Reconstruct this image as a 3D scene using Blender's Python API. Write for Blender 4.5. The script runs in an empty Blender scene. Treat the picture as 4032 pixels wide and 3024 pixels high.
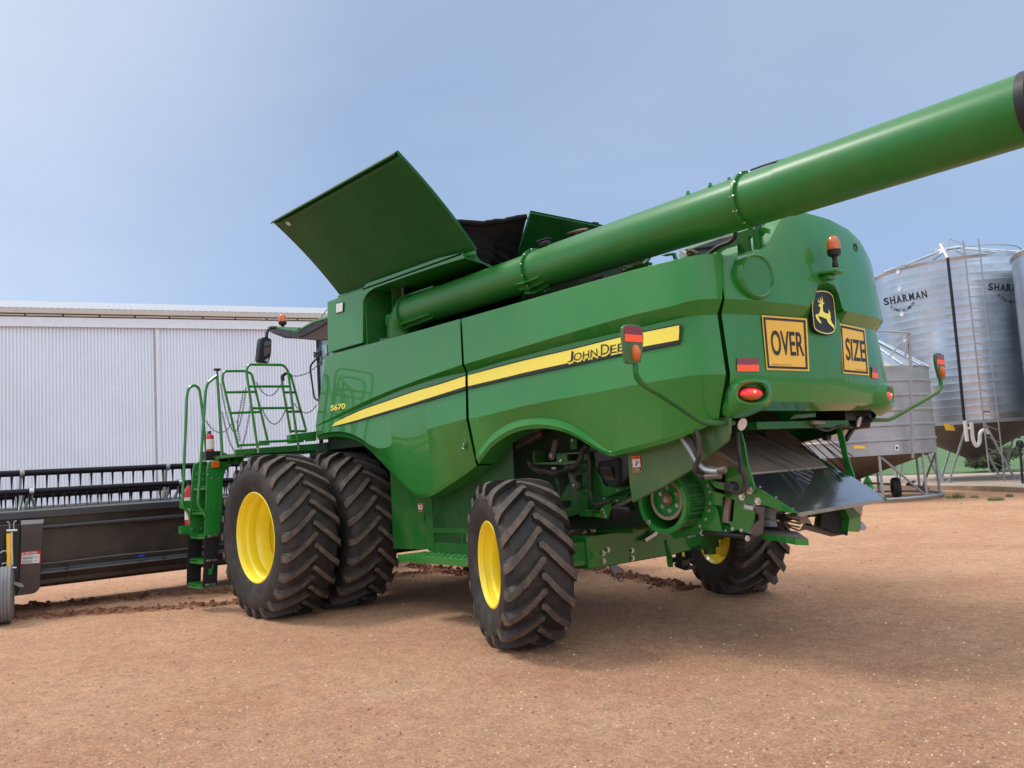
import bpy, bmesh, math, random
import numpy as np
from mathutils import Vector, Matrix
random.seed(7); np.random.seed(7)
rad = math.radians
S = bpy.context.scene
COL = S.collection

# ------------------------------------------------------------------ camera
FPX, W0, H0 = 3385.247, 4032.0, 3024.0
YAW, PITCH, ROLL = rad(40.616), rad(5.446), rad(-3.329)
CPOS = np.array([-10.121, 6.936, 1.643])
_F = np.array([math.cos(PITCH)*math.cos(YAW), -math.cos(PITCH)*math.sin(YAW), math.sin(PITCH)])
_R = np.cross(_F, [0, 0, 1]); _R /= np.linalg.norm(_R); _U = np.cross(_R, _F)
_R, _U = math.cos(ROLL)*_R+math.sin(ROLL)*_U, -math.sin(ROLL)*_R+math.cos(ROLL)*_U
cam = bpy.data.cameras.new('camera'); co = bpy.data.objects.new('camera', cam); COL.objects.link(co)
cam.sensor_fit = 'HORIZONTAL'; cam.sensor_width = 36.0; cam.lens = FPX/W0*36.0
cam.clip_start = 0.05; cam.clip_end = 6000
co.matrix_world = Matrix(((_R[0], _U[0], -_F[0], CPOS[0]), (_R[1], _U[1], -_F[1], CPOS[1]), (_R[2], _U[2], -_F[2], CPOS[2]), (0, 0, 0, 1)))
S.camera = co
S.view_settings.view_transform = 'Standard'; S.view_settings.look = 'None'
S.view_settings.exposure = 0.0; S.view_settings.gamma = 1.0

# ------------------------------------------------------------------ world and sun
SUN_DIR = Vector((0.62, 0.30, 0.95)).normalized()
EL = math.asin(SUN_DIR.z); AZ = math.atan2(SUN_DIR.x, SUN_DIR.y)
wd = bpy.data.worlds.new("World"); S.world = wd; wd.use_nodes = True
nt = wd.node_tree; nt.nodes.clear()
def N(t, k, **kw):
    n = t.nodes.new(k)
    for a, b in kw.items(): setattr(n, a, b)
    return n
out = N(nt, 'ShaderNodeOutputWorld'); bg = N(nt, 'ShaderNodeBackground')
sky = N(nt, 'ShaderNodeTexSky'); sky.sky_type = 'NISHITA'; sky.sun_disc = False
sky.sun_elevation = EL; sky.sun_rotation = AZ; sky.dust_density = 1.5; sky.ozone_density = 2.0
tc = N(nt, 'ShaderNodeTexCoord'); sep = N(nt, 'ShaderNodeSeparateXYZ'); nt.links.new(tc.outputs['Generated'], sep.inputs[0])
sk = N(nt, 'ShaderNodeVectorMath', operation='SCALE'); sk.inputs['Scale'].default_value = 0.085
nt.links.new(sky.outputs[0], sk.inputs[0])
# cloud veil : colour by height above the horizon
cr = N(nt, 'ShaderNodeValToRGB'); e = cr.color_ramp.elements
e[0].position = 0.0; e[0].color = (.43, .58, .84, 1); e[1].position = 1.0; e[1].color = (1.35, 1.4, 1.5, 1)
for p_, c_ in ((.12, (.31, .49, .83, 1)), (.26, (.325, .485, .78, 1)), (.40, (.37, .505, .75, 1)), (.54, (.41, .54, .77, 1)), (.74, (1.15, 1.2, 1.3, 1))):
    q = cr.color_ramp.elements.new(p_); q.color = c_
nt.links.new(sep.outputs['Z'], cr.inputs[0])
mp = N(nt, 'ShaderNodeMapping'); mp.inputs['Scale'].default_value = (1.0, 1.0, 2.2); nt.links.new(tc.outputs['Generated'], mp.inputs[0])
n1 = N(nt, 'ShaderNodeTexNoise'); n1.inputs['Scale'].default_value = 1.3; n1.inputs['Detail'].default_value = 4; n1.inputs['Roughness'].default_value = .5
n1.inputs['Distortion'].default_value = .4
nt.links.new(mp.outputs[0], n1.inputs['Vector'])
mr = N(nt, 'ShaderNodeMapRange'); mr.inputs[1].default_value = .38; mr.inputs[2].default_value = .68; mr.inputs[3].default_value = .0; mr.inputs[4].default_value = 1
nt.links.new(n1.outputs[0], mr.inputs[0])
cl = N(nt, 'ShaderNodeMix', data_type='RGBA', blend_type='MIX'); cl.inputs['Factor'].default_value = .3
nt.links.new(mr.outputs[0], cl.inputs['Factor'])
br = N(nt, 'ShaderNodeMix', data_type='RGBA', blend_type='ADD'); br.inputs['Factor'].default_value = 1.0
nt.links.new(cr.outputs[0], br.inputs['A']); br.inputs['B'].default_value = (.10, .09, .06, 1)
nt.links.new(cr.outputs[0], cl.inputs['A']); nt.links.new(br.outputs['Result'], cl.inputs['B'])
fin = N(nt, 'ShaderNodeMix', data_type='RGBA'); fin.inputs['Factor'].default_value = .86
nt.links.new(sk.outputs[0], fin.inputs['A']); nt.links.new(cl.outputs['Result'], fin.inputs['B'])
# brighter low sky on the sun's side, added for the panels to reflect
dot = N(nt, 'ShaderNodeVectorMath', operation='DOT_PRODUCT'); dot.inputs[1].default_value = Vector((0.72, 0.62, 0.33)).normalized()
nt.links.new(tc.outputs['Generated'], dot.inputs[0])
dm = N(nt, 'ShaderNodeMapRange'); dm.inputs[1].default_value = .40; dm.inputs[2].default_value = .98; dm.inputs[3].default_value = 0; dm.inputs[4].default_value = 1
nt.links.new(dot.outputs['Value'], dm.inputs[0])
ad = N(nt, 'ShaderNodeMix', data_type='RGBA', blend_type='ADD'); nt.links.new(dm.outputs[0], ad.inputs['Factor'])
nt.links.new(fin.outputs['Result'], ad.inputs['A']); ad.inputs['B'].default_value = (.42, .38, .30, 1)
d2 = N(nt, 'ShaderNodeVectorMath', operation='DOT_PRODUCT'); d2.inputs[1].default_value = Vector((-.85, .25, .35)).normalized()  # unseen sky behind the camera, brightened to light shed and tyres
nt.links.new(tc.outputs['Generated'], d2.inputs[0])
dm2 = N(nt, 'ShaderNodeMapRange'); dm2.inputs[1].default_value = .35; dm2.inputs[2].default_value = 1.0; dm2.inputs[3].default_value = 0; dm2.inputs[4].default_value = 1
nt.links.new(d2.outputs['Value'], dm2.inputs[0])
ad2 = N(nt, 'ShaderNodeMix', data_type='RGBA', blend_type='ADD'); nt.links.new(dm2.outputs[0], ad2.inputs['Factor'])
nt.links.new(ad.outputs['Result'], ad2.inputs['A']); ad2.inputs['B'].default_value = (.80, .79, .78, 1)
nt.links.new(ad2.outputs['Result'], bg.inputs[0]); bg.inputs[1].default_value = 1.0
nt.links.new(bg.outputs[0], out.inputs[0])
sl = bpy.data.lights.new('sun', 'SUN'); sl.energy = 1.9; sl.angle = rad(14); sl.color = (1, .97, .93)
so = bpy.data.objects.new('sun', sl); COL.objects.link(so)
so.rotation_euler = (-SUN_DIR).to_track_quat('-Z', 'Y').to_euler()

# ------------------------------------------------------------------ measuring helpers (photo point -> point on a real surface)
def ray(x, y): return _F+_R*(x-W0/2)/FPX-_U*(y-H0/2)/FPX
def on(ax, p, v):
    d = ray(*p); t = (v-CPOS[ax])/d[ax]; return CPOS+t*d
def oX(p, v): return on(0, p, v)
def oY(p, v): return on(1, p, v)
def oZ(p, v): return on(2, p, v)
def oD(p, d): return CPOS+d*ray(*p)
def oP(p, p0, n):
    d = ray(*p); n = np.array(n, float); t = ((np.array(p0)-CPOS)@n)/(d@n); return CPOS+t*d
def za(x, y): return (1200+x/2.765, 1100+y/2.765)
def zb(x, y): return (1200+x/2.765, 1500+y/2.765)
def zc(x, y): return (1900+x/2.212, 1200+y/2.212)
def zd(x, y): return (2700+x/2.765, 1100+y/2.765)
def zn(x, y): return (2400+x/2.765, 1700+y/2.765)
def zf(x, y): return (1000+x/5.53, 1100+y/5.53)
def zg(x, y): return (3400+x/3.5, 1650+y/3.5)
def z1(x, y): return (x/1.7015, 1150+y/1.7015)
def z2(x, y): return (x/2.074, 1700+y/2.074)
def z3(x, y): return (3300+x/1.4426, 850+y/1.4426)
def ze1(x, y): return (1000+x/1.58, 500+y/1.58)
def ze2(x, y): return (2300+x/1.7015, 500+y/1.7015)
def zm(x, y): return (2050+x/3.686, 1650+y/3.686)
def zq(x, y): return (1550+x/4.74, 1900+y/4.74)
def zr(x, y): return (1800+x/1.659, 1600+y/1.659)
def zs(x, y): return (2800+x/2.074, 1500+y/2.074)
def zt(x, y): return (2900+x/3.687, 1850+y/3.687)
def zk(x, y): return (x/2.765, 1950+y/2.765)
def zw(x, y): return (2600+x/4.424, 850+y/4.424)
def zl(x, y): return (800+x/1.843, 1700+y/1.843)

# ------------------------------------------------------------------ materials
def mat(name, col, rough=.5, metal=0., coat=0., var=0., vs=4., bump=0., bs=60., dust=None, dustamt=.3, ds=3., emit=None, es=1., up=False, spec=None, crough=.06):
    m = bpy.data.materials.new(name); m.use_nodes = True; t = m.node_tree; b = t.nodes['Principled BSDF']
    b.inputs['Base Color'].default_value = (*col, 1); b.inputs['Roughness'].default_value = rough; b.inputs['Metallic'].default_value = metal
    if spec is not None: b.inputs['Specular IOR Level'].default_value = spec
    if coat: b.inputs['Coat Weight'].default_value = coat; b.inputs['Coat Roughness'].default_value = crough
    geo = N(t, 'ShaderNodeTexCoord'); cur = None
    if var:
        n = N(t, 'ShaderNodeTexNoise'); n.inputs['Scale'].default_value = vs; n.inputs['Detail'].default_value = 8; n.inputs['Roughness'].default_value = .6
        t.links.new(geo.outputs['Object'], n.inputs['Vector'])
        r = N(t, 'ShaderNodeValToRGB'); r.color_ramp.elements[0].position = .3; r.color_ramp.elements[1].position = .7
        r.color_ramp.elements[0].color = (*[c*(1-var) for c in col], 1); r.color_ramp.elements[1].color = (*[min(1, c*(1+var)) for c in col], 1)
        t.links.new(n.outputs[0], r.inputs[0]); cur = r.outputs[0]
    if dust is not None:
        n = N(t, 'ShaderNodeTexNoise'); n.inputs['Scale'].default_value = ds; n.inputs['Detail'].default_value = 9; n.inputs['Roughness'].default_value = .68
        t.links.new(geo.outputs['Object'], n.inputs['Vector'])
        r = N(t, 'ShaderNodeMapRange'); r.inputs[1].default_value = .42; r.inputs[2].default_value = .72; r.inputs[3].default_value = 0; r.inputs[4].default_value = dustamt
        t.links.new(n.outputs[0], r.inputs[0]); f = r.outputs[0]
        if up:
            g = N(t, 'ShaderNodeNewGeometry'); s = N(t, 'ShaderNodeSeparateXYZ'); t.links.new(g.outputs['Normal'], s.inputs[0])
            u = N(t, 'ShaderNodeMapRange'); u.inputs[1].default_value = .2; u.inputs[2].default_value = 1.; u.inputs[3].default_value = 0; u.inputs[4].default_value = .55
            t.links.new(s.outputs['Z'], u.inputs[0])
            a = N(t, 'ShaderNodeMath', operation='MAXIMUM'); t.links.new(f, a.inputs[0]); t.links.new(u.outputs[0], a.inputs[1]); f = a.outputs[0]
        mx = N(t, 'ShaderNodeMix', data_type='RGBA'); t.links.new(f, mx.inputs['Factor'])
        if cur is not None: t.links.new(cur, mx.inputs['A'])
        else: mx.inputs['A'].default_value = (*col, 1)
        mx.inputs['B'].default_value = (*dust, 1); cur = mx.outputs['Result']
        rr = N(t, 'ShaderNodeMapRange'); rr.inputs[3].default_value = rough; rr.inputs[4].default_value = min(1, rough+.45); t.links.new(f, rr.inputs[0]); t.links.new(rr.outputs[0], b.inputs['Roughness'])
        if coat:
            cc = N(t, 'ShaderNodeMapRange'); cc.inputs[2].default_value = .6; cc.inputs[3].default_value = coat; cc.inputs[4].default_value = coat*.25; t.links.new(f, cc.inputs[0]); t.links.new(cc.outputs[0], b.inputs['Coat Weight'])
    if cur is not None: t.links.new(cur, b.inputs['Base Color'])
    if bump:
        n = N(t, 'ShaderNodeTexNoise'); n.inputs['Scale'].default_value = bs; n.inputs['Detail'].default_value = 6
        t.links.new(geo.outputs['Object'], n.inputs['Vector'])
        bp = N(t, 'ShaderNodeBump'); bp.inputs['Strength'].default_value = bump; bp.inputs['Distance'].default_value = .01
        t.links.new(n.outputs[0], bp.inputs['Height']); t.links.new(bp.outputs[0], b.inputs['Normal'])
    if emit: b.inputs['Emission Color'].default_value = (*emit, 1); b.inputs['Emission Strength'].default_value = es
    return m
DUST = (.30, .21, .13)
M = {}
M['green'] = mat('green_paint', (.012, .205, .024), .42, coat=.72, spec=.3, var=.06, vs=1.2, dust=DUST, dustamt=.09, ds=2.0, crough=.05)
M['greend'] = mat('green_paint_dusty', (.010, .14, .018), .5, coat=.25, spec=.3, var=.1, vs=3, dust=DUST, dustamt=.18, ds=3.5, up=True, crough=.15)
M['tube'] = mat('green_paint_auger', (.012, .17, .022), .5, coat=.35, spec=.3, var=.05, vs=1.2, dust=(.42, .36, .22), dustamt=.06, ds=2., up=False, crough=.28)
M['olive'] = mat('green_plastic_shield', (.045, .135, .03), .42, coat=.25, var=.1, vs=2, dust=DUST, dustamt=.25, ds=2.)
M['yellow'] = mat('yellow_rim_paint', (1.0, .80, .035), .38, coat=.5, var=.04, vs=2, dust=DUST, dustamt=.12, ds=4, crough=.1)
M['rubber'] = mat('tyre_rubber', (.020, .019, .019), .62, var=.3, vs=6, dust=(.15, .11, .08), dustamt=.32, ds=5, bump=.25, bs=40)
M['lug'] = mat('tyre_lug_worn', (.078, .064, .052), .75, var=.35, vs=12, dust=(.21, .145, .10), dustamt=.8, ds=9, bump=.4, bs=55)
M['ribrub'] = mat('gauge_tyre_grey', (.20, .20, .21), .7, var=.15, vs=5, bump=.1)
M['blackp'] = mat('black_plastic', (.012, .012, .013), .45, var=.2, vs=5)
M['hose'] = mat('black_hose', (.018, .017, .016), .5, dust=DUST, dustamt=.3, ds=8)
M['core'] = mat('shaded_green_core', (.006, .03, .009), .7)  # near-black green: shade under the body put into the colour
M['dark'] = mat('dark_interior', (.012, .014, .012), .8)  # near-black colour carries the shade of interiors and openings
M['hdr'] = mat('header_dark_paint', (.036, .030, .027), .32, coat=.3, var=.08, vs=2, dust=DUST, dustamt=.12, crough=.2)
M['hdrbeam'] = mat('header_beam_grey', (.045, .047, .052), .33, coat=.3, var=.08, vs=2, crough=.2)
M['reel'] = mat('reel_tube_black', (.006, .005, .010), .5, spec=.3)
M['steel'] = mat('bright_steel', (.62, .62, .60), .3, metal=1., var=.1, vs=8)
M['galv'] = mat('galvanised_steel', (.50, .555, .61), .28, metal=.92, var=.16, vs=1.2, bump=.08, bs=14)
M['galvd'] = mat('galvanised_steel_dull', (.36, .38, .40), .55, metal=.6, var=.14, vs=1.5)
M['hopper'] = mat('brown_hopper_steel', (.15, .13, .11), .6, metal=.3, var=.15, vs=2)  # even brown-grey over hoppers and fittings
M['shed'] = mat('shed_cladding', (.69, .77, .86), .42, metal=.05, var=.05, vs=.5)
M['shedlip'] = mat('shed_fascia', (.66, .72, .78), .5, var=.04)
M['roofs'] = mat('grey_roof_sheet', (.42, .43, .46), .5, metal=.1, var=.04)
M['cream'] = mat('cream_gutter', (.50, .48, .43), .5, var=.05)
M['conc'] = mat('concrete', (.46, .36, .27), .9, var=.18, vs=1.2, bump=.2, bs=20)
M['conce'] = mat('concrete_edge', (.33, .25, .17), .9, var=.3, vs=2)  # slab sides, a darker tone than the top
M['red'] = mat('red_enamel', (.55, .012, .012), .35, coat=.5)
M['white'] = mat('white_label', (.75, .75, .74), .5)
M['paleg'] = mat('pale_grey', (.45, .45, .44), .55)
M['ink'] = mat('black_ink', (.012, .012, .014), .5)
M['yel'] = mat('yellow_decal', (.98, .90, .11), .45, coat=.4)
M['yel2'] = mat('yellow_decal_line', (.96, .78, .07), .45, coat=.4)
M['signy'] = mat('sign_amber_sheet', (.90, .53, .05), .5, coat=.2, var=.03, vs=2)
M['reflr'] = mat('reflector_dark_red', (.22, .008, .015), .3, coat=.6)
M['reflo'] = mat('reflector_bright_orange', (.95, .10, .02), .4, emit=(1, .12, .02), es=.12)  # faint emission stands in for light thrown back by the strip
M['orange'] = mat('amber_lens', (.62, .13, .012), .25, coat=.6)
M['orangel'] = mat('orange_label', (.75, .16, .02), .5)
M['lampred'] = mat('red_lens_lit', (.75, .01, .015), .2, coat=.8, emit=(1, .02, .03), es=.55)
M['lamphot'] = mat('lit_bulb', (1, .3, .1), .3, emit=(1, .35, .12), es=2.0)
M['lampamb'] = mat('amber_lens_dim', (.5, .12, .01), .25, coat=.8)
M['lens'] = mat('clear_lens', (.72, .72, .68), .15, coat=.8)
M['plate'] = mat('polished_tailboard', (.40, .42, .46), .2, metal=.95, var=.12, vs=3, coat=.3, bump=.02, bs=4, crough=.05)
M['brown'] = mat('worn_steel_brown', (.30, .24, .18), .45, metal=.15, var=.2, vs=5)
M['wornp'] = mat('worn_paint_edge', (.115, .085, .07), .5, metal=.3, var=.15)
M['cloth'] = mat('black_tarpaulin', (.007, .008, .011), .6, var=.25, vs=4, spec=.12, dust=(.1, .06, .04), dustamt=.04, ds=2.2)
M['cover'] = mat('shaded_cover_plastic', (.003, .085, .014), .45, coat=.12, spec=.2, var=.08, vs=1.5, dust=DUST, dustamt=.03, crough=.12)  # darker green: shade of the downward-facing covers put into the colour
M['cabund'] = mat('cab_lining_brown', (.055, .032, .022), .6)
M['chalk'] = mat('white_tyre_line', (.42, .41, .40), .6)
M['pebble'] = mat('pale_stone', (.76, .58, .41), .85, var=.3, vs=30)
M['pebbler'] = mat('red_stone', (.42, .20, .13), .85, var=.3, vs=30)
M['straw'] = mat('straw', (.80, .64, .40), .8)
M['clod'] = mat('red_mud_clod', (.23, .10, .065), .95, var=.3, vs=12, bump=.5, bs=40)
M['leaf'] = mat('bush_leaf', (.065, .085, .035), .8, var=.5, vs=3)
M['leafd'] = mat('tree_leaf', (.035, .05, .035), .8, var=.4, vs=.5)
M['blade'] = mat('grass_blade', (.10, .155, .045), .7, var=.4, vs=4)
M['bark'] = mat('bark', (.08, .06, .045), .9)
M['grn2'] = mat('bright_green_plastic', (.05, .75, .12), .4)
M['blue'] = mat('blue_plastic', (.01, .06, .5), .4)
M['pvc'] = mat('white_pvc', (.78, .77, .74), .4)
M['mirror'] = mat('mirror_glass', (.75, .8, .8), .03, metal=1.)
M['glass'] = mat('cab_glass', (.10, .16, .20), .05, coat=1., crough=.02)
M['curtain'] = mat('pale_blue_curtain', (.35, .55, .58), .7)
M['chain'] = mat('chain_steel', (.05, .045, .045), .45, metal=.7)
# perforated screen: hexagonal holes you can look through
def perf(name, scale):
    m = mat(name, (.015, .13, .026), .5, coat=.2, dust=DUST, dustamt=.15); t = m.node_tree
    tcn = N(t, 'ShaderNodeTexCoord'); s = N(t, 'ShaderNodeSeparateXYZ'); t.links.new(tcn.outputs['Object'], s.inputs[0])
    v = N(t, 'ShaderNodeTexVoronoi'); v.inputs['Scale'].default_value = scale; v.inputs['Randomness'].default_value = 0
    v.voronoi_dimensions = '2D'
    mpn = N(t, 'ShaderNodeMapping')
    cb = N(t, 'ShaderNodeCombineXYZ'); t.links.new(s.outputs['X'], cb.inputs['X']); t.links.new(s.outputs['Z'], cb.inputs['Y']); t.links.new(cb.outputs[0], mpn.inputs[0])
    mpn.inputs['Rotation'].default_value = (0, 0, rad(45)); t.links.new(mpn.outputs[0], v.inputs['Vector'])
    lt = N(t, 'ShaderNodeMath', operation='LESS_THAN'); lt.inputs[1].default_value = .36; t.links.new(v.outputs['Distance'], lt.inputs[0])
    tr = N(t, 'ShaderNodeBsdfTransparent'); ms = N(t, 'ShaderNodeMixShader'); o = t.nodes['Material Output']
    t.links.new(lt.outputs[0], ms.inputs[0]); t.links.new(t.nodes['Principled BSDF'].outputs[0], ms.inputs[1]); t.links.new(tr.outputs[0], ms.inputs[2]); t.links.new(ms.outputs[0], o.inputs[0])
    return m
M['perf'] = perf('perforated_green_screen', 55.)

# ------------------------------------------------------------------ mesh helpers
WM = {}
class MB:
    def __init__(s): s.v = []; s.f = []; s.mi = []
    def add(s, vs, fs, m=0):
        o = len(s.v); s.v += [tuple(float(c) for c in p) for p in vs]
        for f in fs: s.f.append(tuple(i+o for i in f)); s.mi.append(m)
        return s
    def box(s, c, d, m=0, ax=None):
        c = np.array(c, float); h = np.array(d, float)/2
        A = np.eye(3) if ax is None else np.array(ax, float)
        vs = [c+A[0]*h[0]*i+A[1]*h[1]*j+A[2]*h[2]*k for i in (-1, 1) for j in (-1, 1) for k in (-1, 1)]
        return s.add(vs, [(0, 1, 3, 2), (4, 6, 7, 5), (0, 4, 5, 1), (2, 3, 7, 6), (0, 2, 6, 4), (1, 5, 7, 3)], m)
    def prism(s, pts, vec, m=0, mc=None):
        pts = [np.array(p, float) for p in pts]; vec = np.array(vec, float); n = len(pts)
        s.add(pts+[p+vec for p in pts], [], m); o = len(s.v)-2*n
        s.f.append(tuple(o+i for i in range(n))); s.mi.append(m)
        s.f.append(tuple(o+n+i for i in reversed(range(n)))); s.mi.append(m if mc is None else mc)
        for i in range(n): s.f.append((o+(i+1) % n, o+i, o+n+i, o+n+(i+1) % n)); s.mi.append(m)
        return s
    def grid(s, rows, m=0, ms=None, close=False):
        n = len(rows[0]); vs = [p for r in rows for p in r]; o = len(s.v); s.add(vs, [])
        for i in range(len(rows)-1):
            for j in range(n if close else n-1):
                k = (j+1) % n
                s.f.append((o+i*n+j, o+(i+1)*n+j, o+(i+1)*n+k, o+i*n+k)); s.mi.append(ms[i] if ms else m)
        return s
    def tube(s, pts, r, seg=10, m=0, cap=True, closed=False):
        pts = [np.array(p, float) for p in pts]; n = len(pts)
        rr = r if hasattr(r, '__len__') else [r]*n
        rows = []; up = None
        for i in range(n):
            if closed: d = pts[(i+1) % n]-pts[i-1]
            else: d = pts[min(i+1, n-1)]-pts[max(i-1, 0)]
            d = d/(np.linalg.norm(d)+1e-12)
            if up is None: up = np.array([0, 0, 1.]) if abs(d[2]) < .9 else np.array([1., 0, 0])
            a = np.cross(d, up); a /= np.linalg.norm(a)+1e-12; b = np.cross(a, d); up = b
            rows.append([pts[i]+rr[i]*(math.cos(t)*a+math.sin(t)*b) for t in np.linspace(0, 2*math.pi, seg, endpoint=False)])
        if closed: rows.append(rows[0])
        o = len(s.v); s.grid(rows, m, close=True)
        if cap and not closed:
            s.f.append(tuple(o+i for i in range(seg))); s.mi.append(m)
            s.f.append(tuple(o+(n-1)*seg+i for i in reversed(range(seg)))); s.mi.append(m)
        return s
    def lathe(s, c, axis, prof, seg=32, m=0, ms=None, a0=0, a1=2*math.pi, sy=1.):
        axis = np.array(axis, float); axis /= np.linalg.norm(axis); c = np.array(c, float)
        u = np.array([0, 0, 1.]) if abs(axis[2]) < .9 else np.array([1., 0, 0])
        a = np.cross(axis, u); a /= np.linalg.norm(a); b = np.cross(a, axis)
        full = abs(a1-a0-2*math.pi) < 1e-6
        ts = np.linspace(a0, a1, seg, endpoint=not full)
        rows = [[c+axis*h+r*(math.cos(t)*a*sy+math.sin(t)*b) for t in ts] for h, r in prof]
        return s.grid(rows, m, ms, close=full)
    def mirror(s):
        q = MB(); q.v = [(x, -y, z) for x, y, z in s.v]; q.f = [tuple(reversed(f)) for f in s.f]; q.mi = list(s.mi); return q
    def build(s, name, mats, parent=None, local=False, loc=None, rot=None, sharp=35, bevel=0, bseg=2, weld=True, label=None):
        me = bpy.data.meshes.new(name); me.from_pydata(s.v, [], s.f)
        if not isinstance(mats, (list, tuple)): mats = [mats]
        for k in mats: me.materials.append(M[k] if isinstance(k, str) else k)
        for p, i in zip(me.polygons, s.mi): p.material_index = i
        bm = bmesh.new(); bm.from_mesh(me)
        if weld: bmesh.ops.remove_doubles(bm, verts=bm.verts, dist=1e-5)
        bmesh.ops.recalc_face_normals(bm, faces=bm.faces)
        for f in bm.faces: f.smooth = True
        c = math.radians(sharp)
        for e in bm.edges:
            if len(e.link_faces) == 2 and e.calc_face_angle(0) > c: e.smooth = False
        bm.to_mesh(me); bm.free()
        return link(name, me, parent, local, loc, rot, bevel, bseg, label)
def link(name, me, parent=None, local=False, loc=None, rot=None, bevel=0, bseg=2, label=None):
    o = bpy.data.objects.new(name, me); COL.objects.link(o)
    W = Matrix.Identity(4)
    if parent is not None:
        o.parent = parent; PW = WM[parent.name]
        if not local: o.matrix_parent_inverse = PW.inverted()
    L = Matrix.Translation(loc or (0, 0, 0)) @ ((Matrix.Rotation(rot, 4, 'Z')) if rot else Matrix.Identity(4))
    if loc is not None: o.location = loc
    if rot is not None: o.rotation_euler = (0, 0, rot)
    if parent is not None and local: W = WM[parent.name] @ L
    else: W = L
    WM[o.name] = W
    if bevel:
        b = o.modifiers.new('bevel', 'BEVEL'); b.width = bevel; b.segments = bseg; b.limit_method = 'ANGLE'; b.angle_limit = rad(16)
    if label: o['label'] = label
    return o
def tag(o, label, cat, group=None):
    o['label'] = label; o['category'] = cat
    if group: o['group'] = group
    return o
def thing(name, loc, label, cat, group=None):
    o = bpy.data.objects.new(name, None); COL.objects.link(o); o.location = loc; o.empty_display_size = .3
    WM[o.name] = Matrix.Translation(loc); return tag(o, label, cat, group)
def stuff(o, label): o['kind'] = 'stuff'; o['label'] = label; o['category'] = label.split(',')[0].split()[-1]; return o
def struct(o): o['kind'] = 'structure'; return o
def fillet(pts, r, n=5):
    pts = [np.array(p, float) for p in pts]; o = [pts[0]]
    for i in range(1, len(pts)-1):
        a, b, c = pts[i-1], pts[i], pts[i+1]; u = a-b; w = c-b; lu, lw = np.linalg.norm(u), np.linalg.norm(w)
        k = min(r, lu*.45, lw*.45); p, q = b+u/lu*k, b+w/lw*k
        for t in np.linspace(0, 1, n): o.append((1-t)**2*p+2*t*(1-t)*b+t*t*q)
    o.append(pts[-1]); return o
def spl(pts, n):
    P = np.array(pts, float); L = np.r_[0, np.cumsum(np.linalg.norm(np.diff(P, axis=0), axis=1))]
    return [hermite(L, P, t) for t in np.linspace(0, L[-1], n)]
def hermite(X, Y, x):
    X = np.asarray(X, float); Y = np.asarray(Y, float); i = int(np.clip(np.searchsorted(X, x)-1, 0, len(X)-2))
    def sl_(k):
        if k == 0: return (Y[1]-Y[0])/(X[1]-X[0])
        if k == len(X)-1: return (Y[-1]-Y[-2])/(X[-1]-X[-2])
        return (Y[k+1]-Y[k-1])/(X[k+1]-X[k-1])
    h = X[i+1]-X[i]; t = (x-X[i])/h; a, b = sl_(i), sl_(i+1)
    return (2*t**3-3*t*t+1)*Y[i]+(t**3-2*t*t+t)*h*a+(-2*t**3+3*t*t)*Y[i+1]+(t**3-t*t)*h*b
def catenary(a, b, sag, n=14):
    a = np.array(a, float); b = np.array(b, float)
    return [a+(b-a)*t-np.array([0, 0, 4*sag*t*(1-t)]) for t in np.linspace(0, 1, n)]
_bolt = {}
def bolts(parent, pts, nrm, r=.012, h=.012, key='steel'):
    nrm = Vector(nrm).normalized(); k = (r, h, key, tuple(round(c, 2) for c in nrm))
    if k not in _bolt:
        b = MB(); b.lathe((0, 0, 0), nrm, [(-.004, r*1.5), (h*.25, r*1.5), (h*.25, r), (h, r*.92), (h, 0)], 6); 
        me = bpy.data.meshes.new('bolt'); me.from_pydata(b.v, [], b.f); me.materials.append(M[key]); _bolt[k] = me
    for p in pts:
        o = bpy.data.objects.new('bolt', _bolt[k]); COL.objects.link(o); o.parent = parent; o.matrix_parent_inverse = WM[parent.name].inverted(); o.location = tuple(p)
# text as flat polygons, [0..1] x [0..1] box
_tc = {}
def glyphs(s, bold=0.):
    if (s, bold) in _tc: return _tc[(s, bold)]
    cu = bpy.data.curves.new('t', 'FONT'); cu.body = s; cu.resolution_u = 4; cu.offset = bold
    ob = bpy.data.objects.new('t', cu); COL.objects.link(ob); dg = bpy.context.evaluated_depsgraph_get(); dg.update()
    me = bpy.data.meshes.new_from_object(ob.evaluated_get(dg)); v = np.array([p.co[:2] for p in me.vertices]); f = [tuple(p.vertices) for p in me.polygons]
    bpy.data.objects.remove(ob); bpy.data.meshes.remove(me)
    lo, hi = v.min(0), v.max(0); v = (v-lo)/(hi-lo); _tc[(s, bold)] = (v, f, (hi-lo)[0]/(hi-lo)[1]); return _tc[(s, bold)]
def bil(q, u, v):   # q: bottom-left, bottom-right, top-right, top-left in photo points
    q = [np.array(p) for p in q]; return (1-u)*(1-v)*q[0]+u*(1-v)*q[1]+u*v*q[2]+(1-u)*v*q[3]
def text_on(mb, s, q, fn, m=0, bold=0.):
    v, f, _ = glyphs(s, bold); mb.add([fn(*bil(q, a, b)) for a, b in v], f, m); return mb
def rect_on(mb, q, fn, m=0, n=6, k=4, u0=0, u1=1, v0=0, v1=1):
    mb.grid([[fn(*bil(q, u, v)) for u in np.linspace(u0, u1, n)] for v in np.linspace(v0, v1, k)], m); return mb
def ring_on(mb, q, fn, m, a, b, c=None):   # frame between inset a and b
    rect_on(mb, q, fn, m, 8, 2, a, 1-a, a, b); rect_on(mb, q, fn, m, 8, 2, a, 1-a, 1-b, 1-a)
    rect_on(mb, q, fn, m, 2, 6, a, b, b, 1-b); rect_on(mb, q, fn, m, 2, 6, 1-b, 1-a, b, 1-b); return mb
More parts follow.
